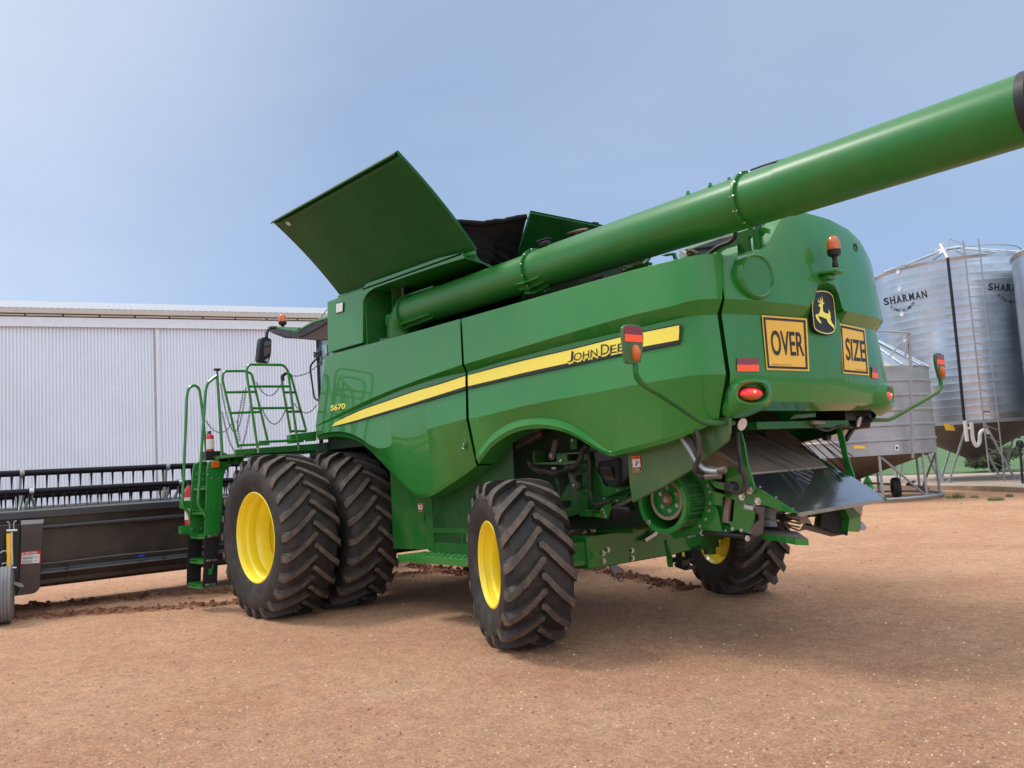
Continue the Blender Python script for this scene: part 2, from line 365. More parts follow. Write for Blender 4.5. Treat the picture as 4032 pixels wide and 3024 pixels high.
def warn_label(q, fn, parent, name='warning_label'):
    b = MB(); f1 = lambda x, y: fn(x, y, .002); f2 = lambda x, y: fn(x, y, .004)
    rect_on(b, q, f1, 0); rect_on(b, q, f2, 1, u0=.08, u1=.92, v0=.32, v1=.80); rect_on(b, q, f2, 2, u0=.08, u1=.92, v0=.05, v1=.29)
    for pts in (((.42, .42), (.52, .42), (.60, .62), (.50, .64)), ((.30, .40), (.38, .40), (.56, .56), (.50, .60)), ((.60, .60), (.78, .50), (.80, .54), (.62, .67)), ((.45, .66), (.58, .66), (.56, .75), (.46, .75))):
        b.add([fn(*bil(q, u, v), .006) for u, v in pts], [(0, 1, 2, 3)], 2)
    for i in range(3): rect_on(b, q, lambda x, y: fn(x, y, .006), 1, u0=.14, u1=.8, v0=.09+.065*i, v1=.11+.065*i, n=2, k=2)
    text_on(b, 'WARNING', [bil(q, .3, .85), bil(q, .88, .85), bil(q, .88, .94), bil(q, .3, .94)], f2, 2)
    return b.build(name, ['orangel', 'white', 'ink'], parent, weld=False)

# ================================================================== SETTING
def vnoise(x, y, s, seed):
    r = np.random.RandomState(seed).rand(128, 128); X = x*s; Y = y*s
    i = np.floor(X).astype(int); j = np.floor(Y).astype(int); u = X-i; v = Y-j; u = u*u*(3-2*u); v = v*v*(3-2*v); i %= 128; j %= 128; k = (i+1) % 128; l = (j+1) % 128
    return (r[i, j]*(1-u)+r[k, j]*u)*(1-v)+(r[i, l]*(1-u)+r[k, l]*u)*v
def gheight(x, y):
    h = (vnoise(x, y, .35, 1)-.5)*.05+(vnoise(x, y, 1.3, 2)-.5)*.02+(vnoise(x, y, 5, 3)-.5)*.010+(vnoise(x, y, 13, 4)-.5)*.008
    tr = np.zeros_like(x)
    for (ax, ay), (bx, by), w in TRACKS:
        dx, dy = bx-ax, by-ay; L = math.hypot(dx, dy); t = ((x-ax)*dx+(y-ay)*dy)/L; d = np.abs((x-ax)*-dy/L+(y-ay)*dx/L)
        tr = np.maximum(tr, np.clip(1-d/w, 0, 1)*(t > 0)*(t < L))
    h += tr*((vnoise(x, y, 9, 5)-.42)*.13+(vnoise(x, y, 22, 6)-.5)*.07)
    return h
TRACKS = [((5.2, 5.6), (1.6, -1.6), .28), ((4.2, 5.4), (1.0, 1.2), .22), ((3.0, -1.7), (.0, -1.25), .14), ((-.3, -2.8), (-3.3, -1.6), .13)]
def axis_lines(a, b, st, far):
    l = list(np.arange(a, b+1e-6, st)); s = st; x = b
    while x < far: s *= 1.22; x += s; l.append(x)
    s = st; x = a
    while x > -far: s *= 1.22; x -= s; l.insert(0, x)
    return np.array(l)
gx, gy = axis_lines(-9., 6., .05, 4000), axis_lines(-6., 6.2, .05, 4000)
GX, GY = np.meshgrid(gx, gy, indexing='ij'); nearf = np.clip(1-np.maximum(np.abs(GX+1.5)-9, 0)/12, 0, 1)*np.clip(1-np.maximum(np.abs(GY)-8, 0)/12, 0, 1)
GZ = gheight(GX, GY)*nearf-.012
g = MB(); g.grid([[(GX[i, j], GY[i, j], GZ[i, j]) for j in range(len(gy))] for i in range(len(gx))])
def soil():
    m = bpy.data.materials.new('red_sand_soil'); m.use_nodes = True; t = m.node_tree; b = t.nodes['Principled BSDF']; b.inputs['Roughness'].default_value = .95; b.inputs['Specular IOR Level'].default_value = .15
    c = N(t, 'ShaderNodeTexCoord').outputs['Object']
    def noise(sc, det, rough=.6):
        n = N(t, 'ShaderNodeTexNoise'); n.inputs['Scale'].default_value = sc; n.inputs['Detail'].default_value = det; n.inputs['Roughness'].default_value = rough; t.links.new(c, n.inputs['Vector']); return n.outputs[0]
    def ramp(f, a, b_, ca, cb):
        r = N(t, 'ShaderNodeValToRGB'); r.color_ramp.elements[0].position = a; r.color_ramp.elements[1].position = b_; r.color_ramp.elements[0].color = (*ca, 1); r.color_ramp.elements[1].color = (*cb, 1); t.links.new(f, r.inputs[0]); return r.outputs[0]
    def mix(f, a, b_, bt='MIX'):
        x = N(t, 'ShaderNodeMix', data_type='RGBA', blend_type=bt)
        if isinstance(f, float): x.inputs['Factor'].default_value = f
        else: t.links.new(f, x.inputs['Factor'])
        for k, q in (('A', a), ('B', b_)):
            if isinstance(q, tuple): x.inputs[k].default_value = (*q, 1)
            else: t.links.new(q, x.inputs[k])
        return x.outputs['Result']
    base = ramp(noise(.5, 6), .35, .68, (.65, .365, .222), (.76, .475, .305))
    red = ramp(noise(.9, 5), .50, .75, (0, 0, 0), (1, 1, 1)); base = mix(red, base, (.66, .36, .24))
    fine = ramp(noise(30, 10, .85), .32, .68, (.58, .55, .52), (1.36, 1.34, 1.32)); base = mix(1.0, base, fine, 'MULTIPLY')
    grn = ramp(noise(95, 6, .8), .33, .67, (.62, .60, .58), (1.34, 1.33, 1.32)); base = mix(1.0, base, grn, 'MULTIPLY')
    med = ramp(noise(6, 8, .75), .3, .7, (.80, .78, .76), (1.14, 1.14, 1.14)); base = mix(1.0, base, med, 'MULTIPLY')
    v = N(t, 'ShaderNodeTexVoronoi'); v.inputs['Scale'].default_value = 30; t.links.new(c, v.inputs['Vector'])
    sp = N(t, 'ShaderNodeSeparateColor'); t.links.new(v.outputs['Color'], sp.inputs[0])
    a = N(t, 'ShaderNodeMath', operation='LESS_THAN'); a.inputs[1].default_value = .30; t.links.new(v.outputs['Distance'], a.inputs[0])
    d = N(t, 'ShaderNodeMath', operation='GREATER_THAN'); d.inputs[1].default_value = .86; t.links.new(sp.outputs[0], d.inputs[0])
    e_ = N(t, 'ShaderNodeMath', operation='MULTIPLY'); t.links.new(a.outputs[0], e_.inputs[0]); t.links.new(d.outputs[0], e_.inputs[1])
    base = mix(e_.outputs[0], base, (.66, .50, .34))
    # mud where the tyres have turned the soil over, as a stripe along each track
    px = N(t, 'ShaderNodeSeparateXYZ'); t.links.new(c, px.inputs[0]); tot = None
    for (ax, ay), (bx, by), w in TRACKS:
        L = math.hypot(bx-ax, by-ay); ux, uy = (bx-ax)/L, (by-ay)/L
        dn = N(t, 'ShaderNodeVectorMath', operation='DOT_PRODUCT'); sb = N(t, 'ShaderNodeVectorMath', operation='SUBTRACT'); sb.inputs[1].default_value = (ax, ay, 0); t.links.new(c, sb.inputs[0])
        t.links.new(sb.outputs[0], dn.inputs[0]); dn.inputs[1].default_value = (-uy, ux, 0)
        ab = N(t, 'ShaderNodeMath', operation='ABSOLUTE'); t.links.new(dn.outputs['Value'], ab.inputs[0])
        nz = noise(3.5, 6, .7); ad_ = N(t, 'ShaderNodeMath', operation='MULTIPLY_ADD'); t.links.new(nz, ad_.inputs[0]); ad_.inputs[1].default_value = .75; t.links.new(ab.outputs[0], ad_.inputs[2])
        lm = N(t, 'ShaderNodeMapRange'); t.links.new(ad_.outputs[0], lm.inputs[0]); lm.inputs[1].default_value = .30+w*.6; lm.inputs[2].default_value = .50+w; lm.inputs[3].default_value = 1; lm.inputs[4].default_value = 0
        al = N(t, 'ShaderNodeVectorMath', operation='DOT_PRODUCT'); t.links.new(sb.outputs[0], al.inputs[0]); al.inputs[1].default_value = (ux, uy, 0)
        g1 = N(t, 'ShaderNodeMath', operation='GREATER_THAN'); t.links.new(al.outputs['Value'], g1.inputs[0]); g1.inputs[1].default_value = 0
        g2 = N(t, 'ShaderNodeMath', operation='LESS_THAN'); t.links.new(al.outputs['Value'], g2.inputs[0]); g2.inputs[1].default_value = L
        m1 = N(t, 'ShaderNodeMath', operation='MULTIPLY'); t.links.new(g1.outputs[0], m1.inputs[0]); t.links.new(g2.outputs[0], m1.inputs[1])
        m2 = N(t, 'ShaderNodeMath', operation='MULTIPLY'); t.links.new(m1.outputs[0], m2.inputs[0]); t.links.new(lm.outputs[0], m2.inputs[1])
        if tot is None: tot = m2.outputs[0]
        else:
            mm = N(t, 'ShaderNodeMath', operation='MAXIMUM'); t.links.new(tot, mm.inputs[0]); t.links.new(m2.outputs[0], mm.inputs[1]); tot = mm.outputs[0]
    base = mix(tot, base, mix(1.0, base, (.40, .30, .26), 'MULTIPLY'))
    # weedy straw tint far to the right
    yy = N(t, 'ShaderNodeMapRange'); t.links.new(px.outputs['Y'], yy.inputs[0]); yy.inputs[1].default_value = -12; yy.inputs[2].default_value = -22; yy.inputs[3].default_value = 0; yy.inputs[4].default_value = .55
    wn = ramp(noise(1.1, 6, .7), .45, .6, (0, 0, 0), (1, 1, 1)); w2 = N(t, 'ShaderNodeMath', operation='MULTIPLY'); t.links.new(yy.outputs[0], w2.inputs[0]); t.links.new(wn, w2.inputs[1])
    base = mix(w2.outputs[0], base, (.36, .27, .13))
    t.links.new(base, b.inputs['Base Color'])
    hs = noise(60, 10, .75); h2 = noise(14, 8, .7); sm = N(t, 'ShaderNodeMath', operation='MULTIPLY_ADD'); t.links.new(h2, sm.inputs[0]); sm.inputs[1].default_value = 1.6; t.links.new(hs, sm.inputs[2])
    bp = N(t, 'ShaderNodeBump'); bp.inputs['Strength'].default_value = 1.0; bp.inputs['Distance'].default_value = .028; t.links.new(sm.outputs[0], bp.inputs['Height']); t.links.new(bp.outputs[0], b.inputs['Normal'])
    return m
M['soil'] = soil()
struct(g.build('ground', 'soil', sharp=180, weld=False))

# scattered stones, straw and clods on the sand
def scatter(name, key, n, smin, smax, flat, label, region=None, tall=1.):
    vs, fs = [], []; k = 0
    base = np.array([(1, 0, 0), (-.5, .87, 0), (-.5, -.87, 0), (.4, .3, .8), (-.5, 0, .7), (.1, -.5, .75)])
    F = [(0, 1, 3), (1, 4, 3), (1, 2, 4), (2, 5, 4), (2, 0, 5), (0, 3, 5), (3, 4, 5)]
    while k < n:
        if region: x, y = region()
        else:
            px, py = random.uniform(-200, 4200), H0+100-(random.random()**1.5)*1150; p = oZ((px, py), 0.)
            x, y = p[0], p[1]
            if x < -11 or x > 25 or y < -32 or y > 8: continue
        d = math.hypot(x-CPOS[0], y-CPOS[1]); s = random.uniform(smin, smax)*random.choice((.6, .8, 1, 1.3))*(.75+d*.05)
        a = random.random()*6.28; st = random.uniform(.5, 1)*flat; h = tall*random.uniform(.5, 1.)
        z = float(gheight(np.array([x]), np.array([y]))[0])-.012 if (abs(x+1.5) < 9 and abs(y) < 8) else -.012
        o = k*6
        for b_ in base:
            jx, jy = b_[0]*s*random.uniform(.8, 1.2), b_[1]*s*st*random.uniform(.8, 1.2)
            vs.append((x+jx*math.cos(a)-jy*math.sin(a), y+jx*math.sin(a)+jy*math.cos(a), z+b_[2]*s*h-.001))
        fs += [tuple(i+o for i in f) for f in F]; k += 1
    b = MB(); b.add(vs, fs); o = b.build(name, key, sharp=20, weld=False); stuff(o, label); return o
scatter('gravel', 'pebble', 5200, .002, .012, .65, 'fine pale stones and flecks of gravel scattered over the red sand')
scatter('grit', 'pebbler', 3200, .004, .015, .7, 'small dark red grit and clods scattered over the sand')
scatter('straw_litter', 'straw', 1300, .010, .024, .16, 'short bits of pale straw lying on the red sand', tall=.12)
def trk():
    (ax, ay), (bx, by), w = random.choice(TRACKS); t = random.random(); o = random.gauss(0, w*.8)
    L = math.hypot(bx-ax, by-ay); return ax+(bx-ax)*t-(by-ay)/L*o, ay+(by-ay)*t+(bx-ax)/L*o
scatter('mud_clods', 'clod', 1500, .008, .036, .8, 'dark red clods of mud thrown up along the wheel tracks under the machine', region=trk, tall=1.1)

# crop field and far hills
def simple_field():
    m = mat('green_crop', (.085, .175, .05), .8, var=.35, vs=.25, bump=.6, bs=6, dust=(.11, .18, .06), dustamt=.6, ds=2.5); return m
M['crop'] = simple_field()
b = MB(); fl = [(60, -44), (30, -40), (12, -37.6), (4, -37.2), (-6, -36.6), (-60, -33), (-900, 20), (-900, -1400), (1500, -1400), (1500, -60)]
b.add([(x, y, .03) for x, y in fl], [tuple(range(len(fl)))]); struct(b.build('crop_field', 'crop'))
M['hill'] = mat('far_hill', (.14, .17, .16), 1., var=.2, vs=.004)
b = MB(); rows = []
for d_, hh in ((1150, 0.), (1300, 6), (1700, 11), (2600, 4)):
    r_ = []
    for a_ in np.linspace(-100, 30, 70):
        q = CPOS[:2]+d_*np.array([math.cos(rad(a_)), math.sin(rad(a_))]); r_.append((q[0], q[1], hh*(1+.35*math.sin(a_*.23)+.2*math.sin(a_*.71+2))+.02))
    rows.append(r_)
b.grid(rows); struct(b.build('hills', 'hill'))
def leafcloud(mb, c, rx, ry, rz, n, s, m=0, clumps=9):
    cs = [(np.array(c)+np.array([random.uniform(-.7, .7)*rx, random.uniform(-.7, .7)*ry, random.uniform(-.5, .7)*rz]), random.uniform(.35, .6)) for _ in range(clumps)]
    for _ in range(n):
        q, k = random.choice(cs); d = np.random.normal(size=3); d /= np.linalg.norm(d); p = q+d*np.array([rx, ry, rz])*k*random.uniform(.5, 1.05)
        if p[2] < .03: p[2] = .03+random.random()*.1
        u = np.random.normal(size=3); u /= np.linalg.norm(u); v = np.cross(u, d); v /= np.linalg.norm(v)+1e-9; z = s*random.uniform(.6, 1.4)
        mb.add([p-u*z, p+v*z*.5, p+u*z, p-v*z*.5], [(0, 1, 2, 3)], m)
def plant(name, loc, rx, ry, rz, n, s, label, cat, key='leaf', trunk=.05, group=None):
    t = thing(name, loc, label, cat, group); b = MB(); leafcloud(b, (0, 0, rz*1.0), rx, ry, rz, n, s); b.build('foliage' if cat == 'bush' else 'crown', key, t, local=True, weld=False, sharp=180)
    k = MB()
    for i in range(4): a = i*1.6; k.tube([(0.02*math.cos(a), .02*math.sin(a), -.05), (rx*.3*math.cos(a), ry*.3*math.sin(a), rz*.6), (rx*.55*math.cos(a), ry*.55*math.sin(a), rz*1.2)], [trunk, trunk*.6, trunk*.2], 6)
    k.build('stem' if cat == 'bush' else 'trunk', 'bark', t, local=True); return t
def ground_at(p): q = oZ(p, 0); return (q[0], q[1], 0)
plant('bush', (6.9, -38.6, 0), 1.5, 1.2, .62, 8000, .06, 'grey green bush growing behind the big silo legs', 'bush')
plant('bush', (13.0, -33.2, 0), 1.6, 1.2, .75, 7000, .06, 'dark bush seen between the field bin legs behind the tailboard', 'bush')
for i, (px, w_, lab) in enumerate(((3962, 9, 'low hazy tree on the skyline left of the silo legs'), (4012, 12, 'taller hazy tree on the skyline at the right edge'), (3985, 7, 'small hazy tree between the two larger skyline trees'))):
    q = oD((px, 1722), 700+i*30); plant('tree', (q[0], q[1], 0), w_*.8, w_*.7, w_*.42, 900, .9, lab, 'tree', 'leafd', .4, 'trees on the skyline')
def blades(mb, c, r, n, h, w=.006):
    for _ in range(n):
        a = random.random()*6.28; q = r*math.sqrt(random.random()); x, y = c[0]+q*math.cos(a), c[1]+q*math.sin(a); l = random.uniform(.4, 1)*h; b_ = random.random()*6.28; t = random.uniform(.1, .6)*l
        mb.add([(x-w*math.sin(b_), y+w*math.cos(b_), 0), (x+w*math.sin(b_), y-w*math.cos(b_), 0), (x+t*math.cos(b_), y+t*math.sin(b_), l)], [(0, 1, 2)])
for i, (p, r_, h_, n_, lab) in enumerate((((1312, 1085), .16, .18, 120, 'tallest green grass tuft in front of the concrete pad'), ((1530, 1085), .12, .10, 50, 'small grass tuft right of the tallest one'), ((1830, 1120), .20, .11, 220, 'wide low grass patch in front of the pad'), ((2015, 1070), .10, .11, 80, 'yellowish grass tuft near the right edge'), ((1190, 1085), .12, .08, 60, 'tiny grass tuft left of the tallest one'))):
    q = ground_at(zg(*p)); b = MB(); blades(b, q, r_, n_, h_, .008); tag(b.build('grass_tuft', 'blade', weld=False), lab, 'grass tuft', 'grass tufts by the concrete pad')
b = MB()
for _ in range(260): 
    t = random.random(); blades(b, (14-22*t+random.gauss(0, .5), -35.2-1.0*t+random.gauss(0, .5)), .5, 22, .16, .012)
stuff(b.build('grass', 'blade', weld=False), 'bright green grass growing along the edge of the crop field')

# concrete pad under the silos
pf = [oZ(zg(*p), .15)[:2] for p in ((-300, 895), (60, 912), (940, 912), (1655, 922), (2212, 942), (2900, 965))]
pb = [(-6.5, -25.4), (-4.5, -31.0), (4.7, -33.2), (12, -34), (18, -30)]
pts = [(x, y, -.06) for x, y in pf]+[(x, y, -.06) for x, y in pb]
b = MB(); b.prism(pts, (0, 0, .21), 1, 0); o = b.build('concrete_pad', ['conc', 'conce'], bevel=.01); tag(o, 'concrete slab with a darker front edge under the big silos', 'concrete pad')

# shed
sp0 = oD((600, 1500), 28.); sdir = np.array([-math.cos(rad(106.0)) * -1, -math.sin(rad(106.0)), 0]); sdir = np.array([math.cos(rad(106)), -math.sin(rad(106)), 0]); sn = np.array([sdir[1], -sdir[0], 0]); 
if sn@(CPOS-sp0) < 0: sn = -sn
def sw(p, off=0): return oP(p, sp0+sn*off, sn)
s_l = (sw((-900, 1290))-sp0)@sdir; s_r = (sw((2000, 1290))-sp0)@sdir
ztop = sw((600, 1290))[2]
shed = thing('shed', (sp0[0], sp0[1], 0), 'long pale corrugated iron shed behind the header and cab', 'shed')
b = MB(); pitch = .098; nst = int((s_r-s_l)/pitch*8); rows = [[], []]
for i in range(nst+1):
    s_ = s_l+(s_r-s_l)*i/nst; k = -.05*max(0, math.cos(i*math.pi/4))**1.5
    for r_, z_ in zip(rows, (0, ztop)): q = sp0+sdir*s_+sn*k; r_.append((q[0], q[1], z_))
b.grid(rows); b.build('corrugated_wall', 'shed', shed, sharp=180)
def sq(s, off, z): q = sp0+sdir*s+sn*off; return np.array([q[0], q[1], z])
def slab(mb, s0, s1, o0, o1, z0, z1, m=0): mb.prism([sq(s0, o0, z0), sq(s1, o0, z0), sq(s1, o1, z0), sq(s0, o1, z0)], (0, 0, z1-z0), m)
seam = (sw((622, 1500))-sp0)@sdir
b = MB(); slab(b, seam-.05, seam+.05, .012, .045, 0, ztop); slab(b, seam-.11, seam-.06, .012, .022, 0, ztop, 1); b.build('door_post', ['shedlip', 'galvd'], shed)
zb0, zb1, zg0, zg1, ze_, = [sw((600, y))[2] for y in (1291, 1257, 1255, 1244, 1226)]
b = MB(); slab(b, s_l, s_r, .02, .07, zb0, zb1); slab(b, s_l, s_r, .07, .10, zb0-.02, zb0+.03, 0); b.build('fascia', 'shedlip', shed, bevel=.005)
b = MB(); slab(b, s_l, s_r, .0, .03, zg0, zg1, 1); s_ = s_l
while s_ < s_r: slab(b, s_, min(s_+.99, s_r), .04, .1, zg0+.02, zg1-.03, 0); s_ += 1.04
b.build('track_cover', ['cream', 'blackp'], shed)
b = MB(); slab(b, s_l, s_r, .02, .16, zg1, ze_, 0); b.build('gutter', 'cream', shed, bevel=.01)
zr_ = 9.60
b = MB(); rows = [[], [], []]; n_ = int((s_r-s_l)/.19*2)
for i in range(n_+1):
    s_ = s_l+(s_r-s_l)*i/n_; k = .012*(i % 2)
    for r_, (o_, z_) in zip(rows, ((.14, ze_+.01), (-10, zr_), (-20, ze_))): r_.append(sq(s_, o_, z_+k))
b.grid(rows); b.build('roof', 'roofs', shed)
b = MB(); b.prism([sq(s_l, -.05, 0), sq(s_l, -.05, ztop), sq(s_l, -10, zr_-.05), sq(s_l, -20, ztop), sq(s_l, -20, 0)], sdir*.05); b.build('gable_wall', 'shed', shed); b = MB(); b.prism([sq(s_r, -.05, 0), sq(s_r, -.05, ztop), sq(s_r, -10, zr_-.05), sq(s_r, -20, ztop), sq(s_r, -20, 0)], -sdir*.05); b.build('gable_wall', 'shed', shed)

# silos
def cyl_hit(c, r):
    c = np.array(c[:2], float)
    def f(x, y, off=.006):
        d = ray(x, y); a = d[:2]@d[:2]; e_ = CPOS[:2]-c; b_ = 2*(d[:2]@e_); cc = e_@e_-(r+off)**2; D = max(b_*b_-4*a*cc, 0); t = (-b_-math.sqrt(D))/(2*a); return CPOS+t*d
    return f
def wall_prof(r, z0, z1, st, rib=.003):
    p = []; z = z0; i = 0
    while z < z1-1e-3:
        h = min(st, z1-z); lip = .007 if i % 3 == 0 else 0
        p += [(z, r+lip), (z+h*.82, r), (z+h*.88, r+rib), (z+h*.94, r+rib), (z+h*.999, r)]; z += h; i += 1
    return p+[(z1, r)]
def silo(c, r, z0, z1, zt, label, cat, a_first, nfeet=8, wob=0, roofrise=.31):
    c = np.array([c[0], c[1], 0.]); t = thing('silo', tuple(c), label, cat)
    b = MB(); b.lathe(c, (0, 0, 1), wall_prof(r, z0, z1, .28), 72); b.build('wall', 'galv', t, sharp=40)
    b = MB(); rise = r*roofrise; b.lathe(c, (0, 0, 1), [(z1-.10, r+.02), (z1-.02, r+.05), (z1+.0, r+.06), (z1+rise*.86, r*.2), (z1+rise*.9, r*.2)], 36)
    for i in range(18):
        a = i/18*2*math.pi; u = np.array([math.cos(a), math.sin(a), 0]); b.tube([c+u*(r+.05)+np.array([0, 0, z1+.03]), c+u*r*.2+np.array([0, 0, z1+rise*.88])], .03, 4)
    b.lathe(c, (0, 0, 1), [(z1+rise*.84, r*.24), (z1+rise*.95, r*.23), (z1+rise*.98, r*.2), (z1+rise*1.0, 0)], 24)
    rf = b.build('roof', 'galv', t, sharp=15)
    b = MB(); tip = c+np.array([0, 0, z1+rise*1.45])
    for i in range(4): a = i*1.57+.4; b.tube([c+np.array([r*.22*math.cos(a), r*.22*math.sin(a), z1+rise*.95]), tip], .018, 5)
    b.tube([c+np.array([(r*.8)*math.cos(a), (r*.8)*math.sin(a), z1+rise*.22+.25]) for a in np.linspace(1.9, 5.6, 30)], .022, 5)
    b.build('roof_rail', 'galvd', t)
    b = MB(); b.lathe(c, (0, 0, 1), [(z0+.01, r-.01), (zt, .26), (zt-.12, .26), (zt-.12, 0)], 24); b.build('hopper', 'hopper', t, sharp=10)
    b = MB(); b.lathe(c, (0, 0, 1), [(z0-.10, r-.03), (z0-.10, r+.03), (z0+.02, r+.03)], 48); b.build('ring_beam', 'galvd', t)
    for i in range(nfeet):
        a = a_first+i*2*math.pi/nfeet; foot = c+np.array([(r-.02)*math.cos(a), (r-.02)*math.sin(a), .16]); b = MB()
        for s_ in (-1, 1):
            k = a+s_*math.pi/nfeet*.78; ft = c+np.array([(r-.02)*math.cos(a+s_*.03), (r-.02)*math.sin(a+s_*.03), .16]); b.tube([ft, c+np.array([(r-.03)*math.cos(k), (r-.03)*math.sin(k), z0-.03])], .045, 8)
        b.box(foot, (.32, .32, .03)); b.build('leg', 'galvd', t)
    return t, c
SC = oD((3838, 1860), 33.0); SC[2] = 0; SR = 2.95
hit = cyl_hit(SC, SR)
zt_ = hit(*z3(640, 238))[2]; zb_ = hit(*z3(700, 1168))[2]; print('silo z', zb_, zt_, SC)
silo1, c1 = silo(SC, SR, zb_, zt_, .95, 'big ribbed steel silo on legs with a black downpipe and ladder', 'silo', rad(93))
b = MB()
def arc_text(mb, s, pts, h, fn, bold=.0):
    P = [np.array(p, float) for p in pts]; n = len(s); gs = []
    for i, ch in enumerate(s):
        if ch == ' ': continue
        t0, t1 = (i+.08)/n, (i+.88)/n; f = lambda t: (1-t)**2*P[0]+2*t*(1-t)*P[1]+t*t*P[2]
        a, c_ = f(t0), f(t1); d = (c_-a)/np.linalg.norm(c_-a); up = np.array([d[1], -d[0]])*h
        text_on(mb, ch, [z3(*a), z3(*c_), z3(*(c_+up)), z3(*(a+up))], fn, 0, bold)
arc_text(b, 'SHARMAN', [(260, 511), (385, 488), (512, 462)], 43, hit, .035); arc_text(b, 'LONG PLAINS', [(296, 522), (378, 588), (440, 492)], 17, hit, .015)
b.build('lettering', 'ink', silo1, weld=False)
b = MB(); arc_text(b, 'SHARMAN', [(850, 424), (970, 428), (1095, 432)], 43, hit, .035); arc_text(b, 'LONG PLAINS', [(905, 452), (980, 530), (1045, 468)], 17, hit, .015)
b.build('lettering', 'ink', silo1, weld=False)
pipe = [hit(*z3(*p), .06) for p in ((622, 238), (632, 330), (655, 540), (687, 850), (716, 1162))]
b = MB(); b.tube(pipe, .05, 10); b.build('downpipe', 'blackp', silo1)
q0 = hit(*z3(622, 240), .06); q1 = oD(z3(580, 160), 31.6)
b = MB(); b.tube([q0, q1], .05, 10); b.build('drain_pipe', 'pvc', silo1); b = MB(); dd = lambda x, y: oD(z3(x, y), 30.0)
b.tube([dd(720, 1165), dd(733, 1280)], .062, 10); b.tube([dd(735, 1205), dd(760, 1210)], .05, 8); b.build('drain_pipe', 'pvc', silo1)
b = MB()
b.tube(fillet([dd(757, 1175), dd(765, 1270), dd(785, 1312), dd(805, 1290), dd(806, 1230), dd(830, 1212), dd(855, 1235)], .3, 5), .062, 10)
b.build('drain_pipe', 'pvc', silo1)
L0, L1, R0, R1 = z3(710, 140), z3(860, 1462), z3(797, 130), z3(948, 1510)
b = MB(); dl = 29.4
for A, B in ((L0, L1), (R0, R1)): b.tube([oD(A, dl), oD(B, dl)], .024, 6)
for i in range(19):
    t_ = .09+.9*i/18; b.tube([oD(np.array(L0)*(1-t_)+np.array(L1)*t_, dl), oD(np.array(R0)*(1-t_)+np.array(R1)*t_, dl)], .012, 5)
b.build('ladder', 'galvd', silo1)
for p in ((342, 318), (351, 413), (364, 558), (378, 704)):
    b = MB(); q = hit(*z3(*p), 0); b.lathe(q, hit(*z3(*p), 1)-hit(*z3(*p), 0) if False else (q-c1)*np.array([1, 1, 0]), [(0, .09), (.03, .09), (.03, .06), (.015, .055), (.015, 0)], 14); b.build('sight_glass', 'pvc', silo1)
b = MB(); rect_on(b, [z3(*p) for p in ((823, 1130), (863, 1132), (863, 1108), (823, 1106))], hit, 0); rect_on(b, [z3(*p) for p in ((823, 1115), (863, 1117), (863, 1108), (823, 1106))], lambda x, y: hit(x, y, .012), 1); b.build('notice', ['white', 'red'], silo1)
def cone_pt(p): return oD(p, 30.9)
b = MB(); b.add([cone_pt(z3(*p)) for p in ((598, 1180), (653, 1180), (665, 1220), (612, 1218))], [(0, 1, 2, 3)]); b.build('notice', 'signy', silo1)
# second silo, cut by the frame
RC = oD((4505, 1700), 27.0); RC[2] = 0; RR = 3.05
hr = cyl_hit(RC, RR); silo2, c2 = silo(RC, RR, 2.6, oD(z3(960, 160), 27)[2]-.1, .9, 'ribbed steel silo cut off by the right edge of the photo', 'silo', rad(60))
# auger inlet wheel under silos
q = oD(zg(2155, 355), 27.5)
b = MB(); b.lathe(q, (.6, .7, 0), [(-.06, 0), (-.06, .13), (-.03, .15), (.04, .15), (.06, .12), (.03, .10), (.03, 0)], 24); b.tube([q, (q[0]+.05, q[1], 0)], .04, 8); tag(b.build('auger_inlet', 'blackp'), 'round dark auger inlet on a post at the right edge below the silos', 'auger inlet')
# field bin on skids
BC = oD((3362, 1878), 27.0); BC[2] = 0; BR = 2.42; hb = cyl_hit(BC, BR)
bz0, bz1 = hb(*zs(1560, 598))[2], hb(*z3(440, 850))[2]; print('bin', bz0, bz1, BC)
fb = thing('field_bin', (BC[0], BC[1], 0), 'smaller grey steel grain bin on a skid frame behind the tailboard', 'grain bin')
b = MB(); pr = [(bz0, BR)]; 
for k in range(1, 6): z_ = bz0+(bz1-bz0)*(k/6.0); pr += [(z_-.05, BR), (z_-.02, BR+.035), (z_+.02, BR+.035), (z_+.05, BR)]
pr += [(bz1, BR)]; b.lathe(BC, (0, 0, 1), pr, 64); b.build('wall', 'galvd', fb)
b = MB(); b.lathe(BC, (0, 0, 1), [(bz1-.06, BR+.01), (bz1, BR+.05), (bz1+BR*.62, .3), (bz1+BR*.66, 0)], 18)
for i in range(18): a = i/18*2*math.pi; b.tube([BC+np.array([BR*math.cos(a), BR*math.sin(a), bz1+.03]), BC+np.array([.3*math.cos(a), .3*math.sin(a), bz1+BR*.64])], .03, 4)
b.build('roof', 'galv', fb, sharp=10)
b = MB(); b.lathe(BC, (0, 0, 1), [(bz0+.01, BR-.01), (.62, .2), (.5, .2), (.5, 0)], 24); b.build('hopper', 'hopper', fb, sharp=10)
b = MB(); b.tube([BC+np.array([(BR+.05)*math.cos(a), (BR+.05)*math.sin(a), .08]) for a in np.linspace(0, 2*math.pi, 40, endpoint=False)], .05, 6, closed=True); b.build('skid_ring', 'galvd', fb)
na = 10
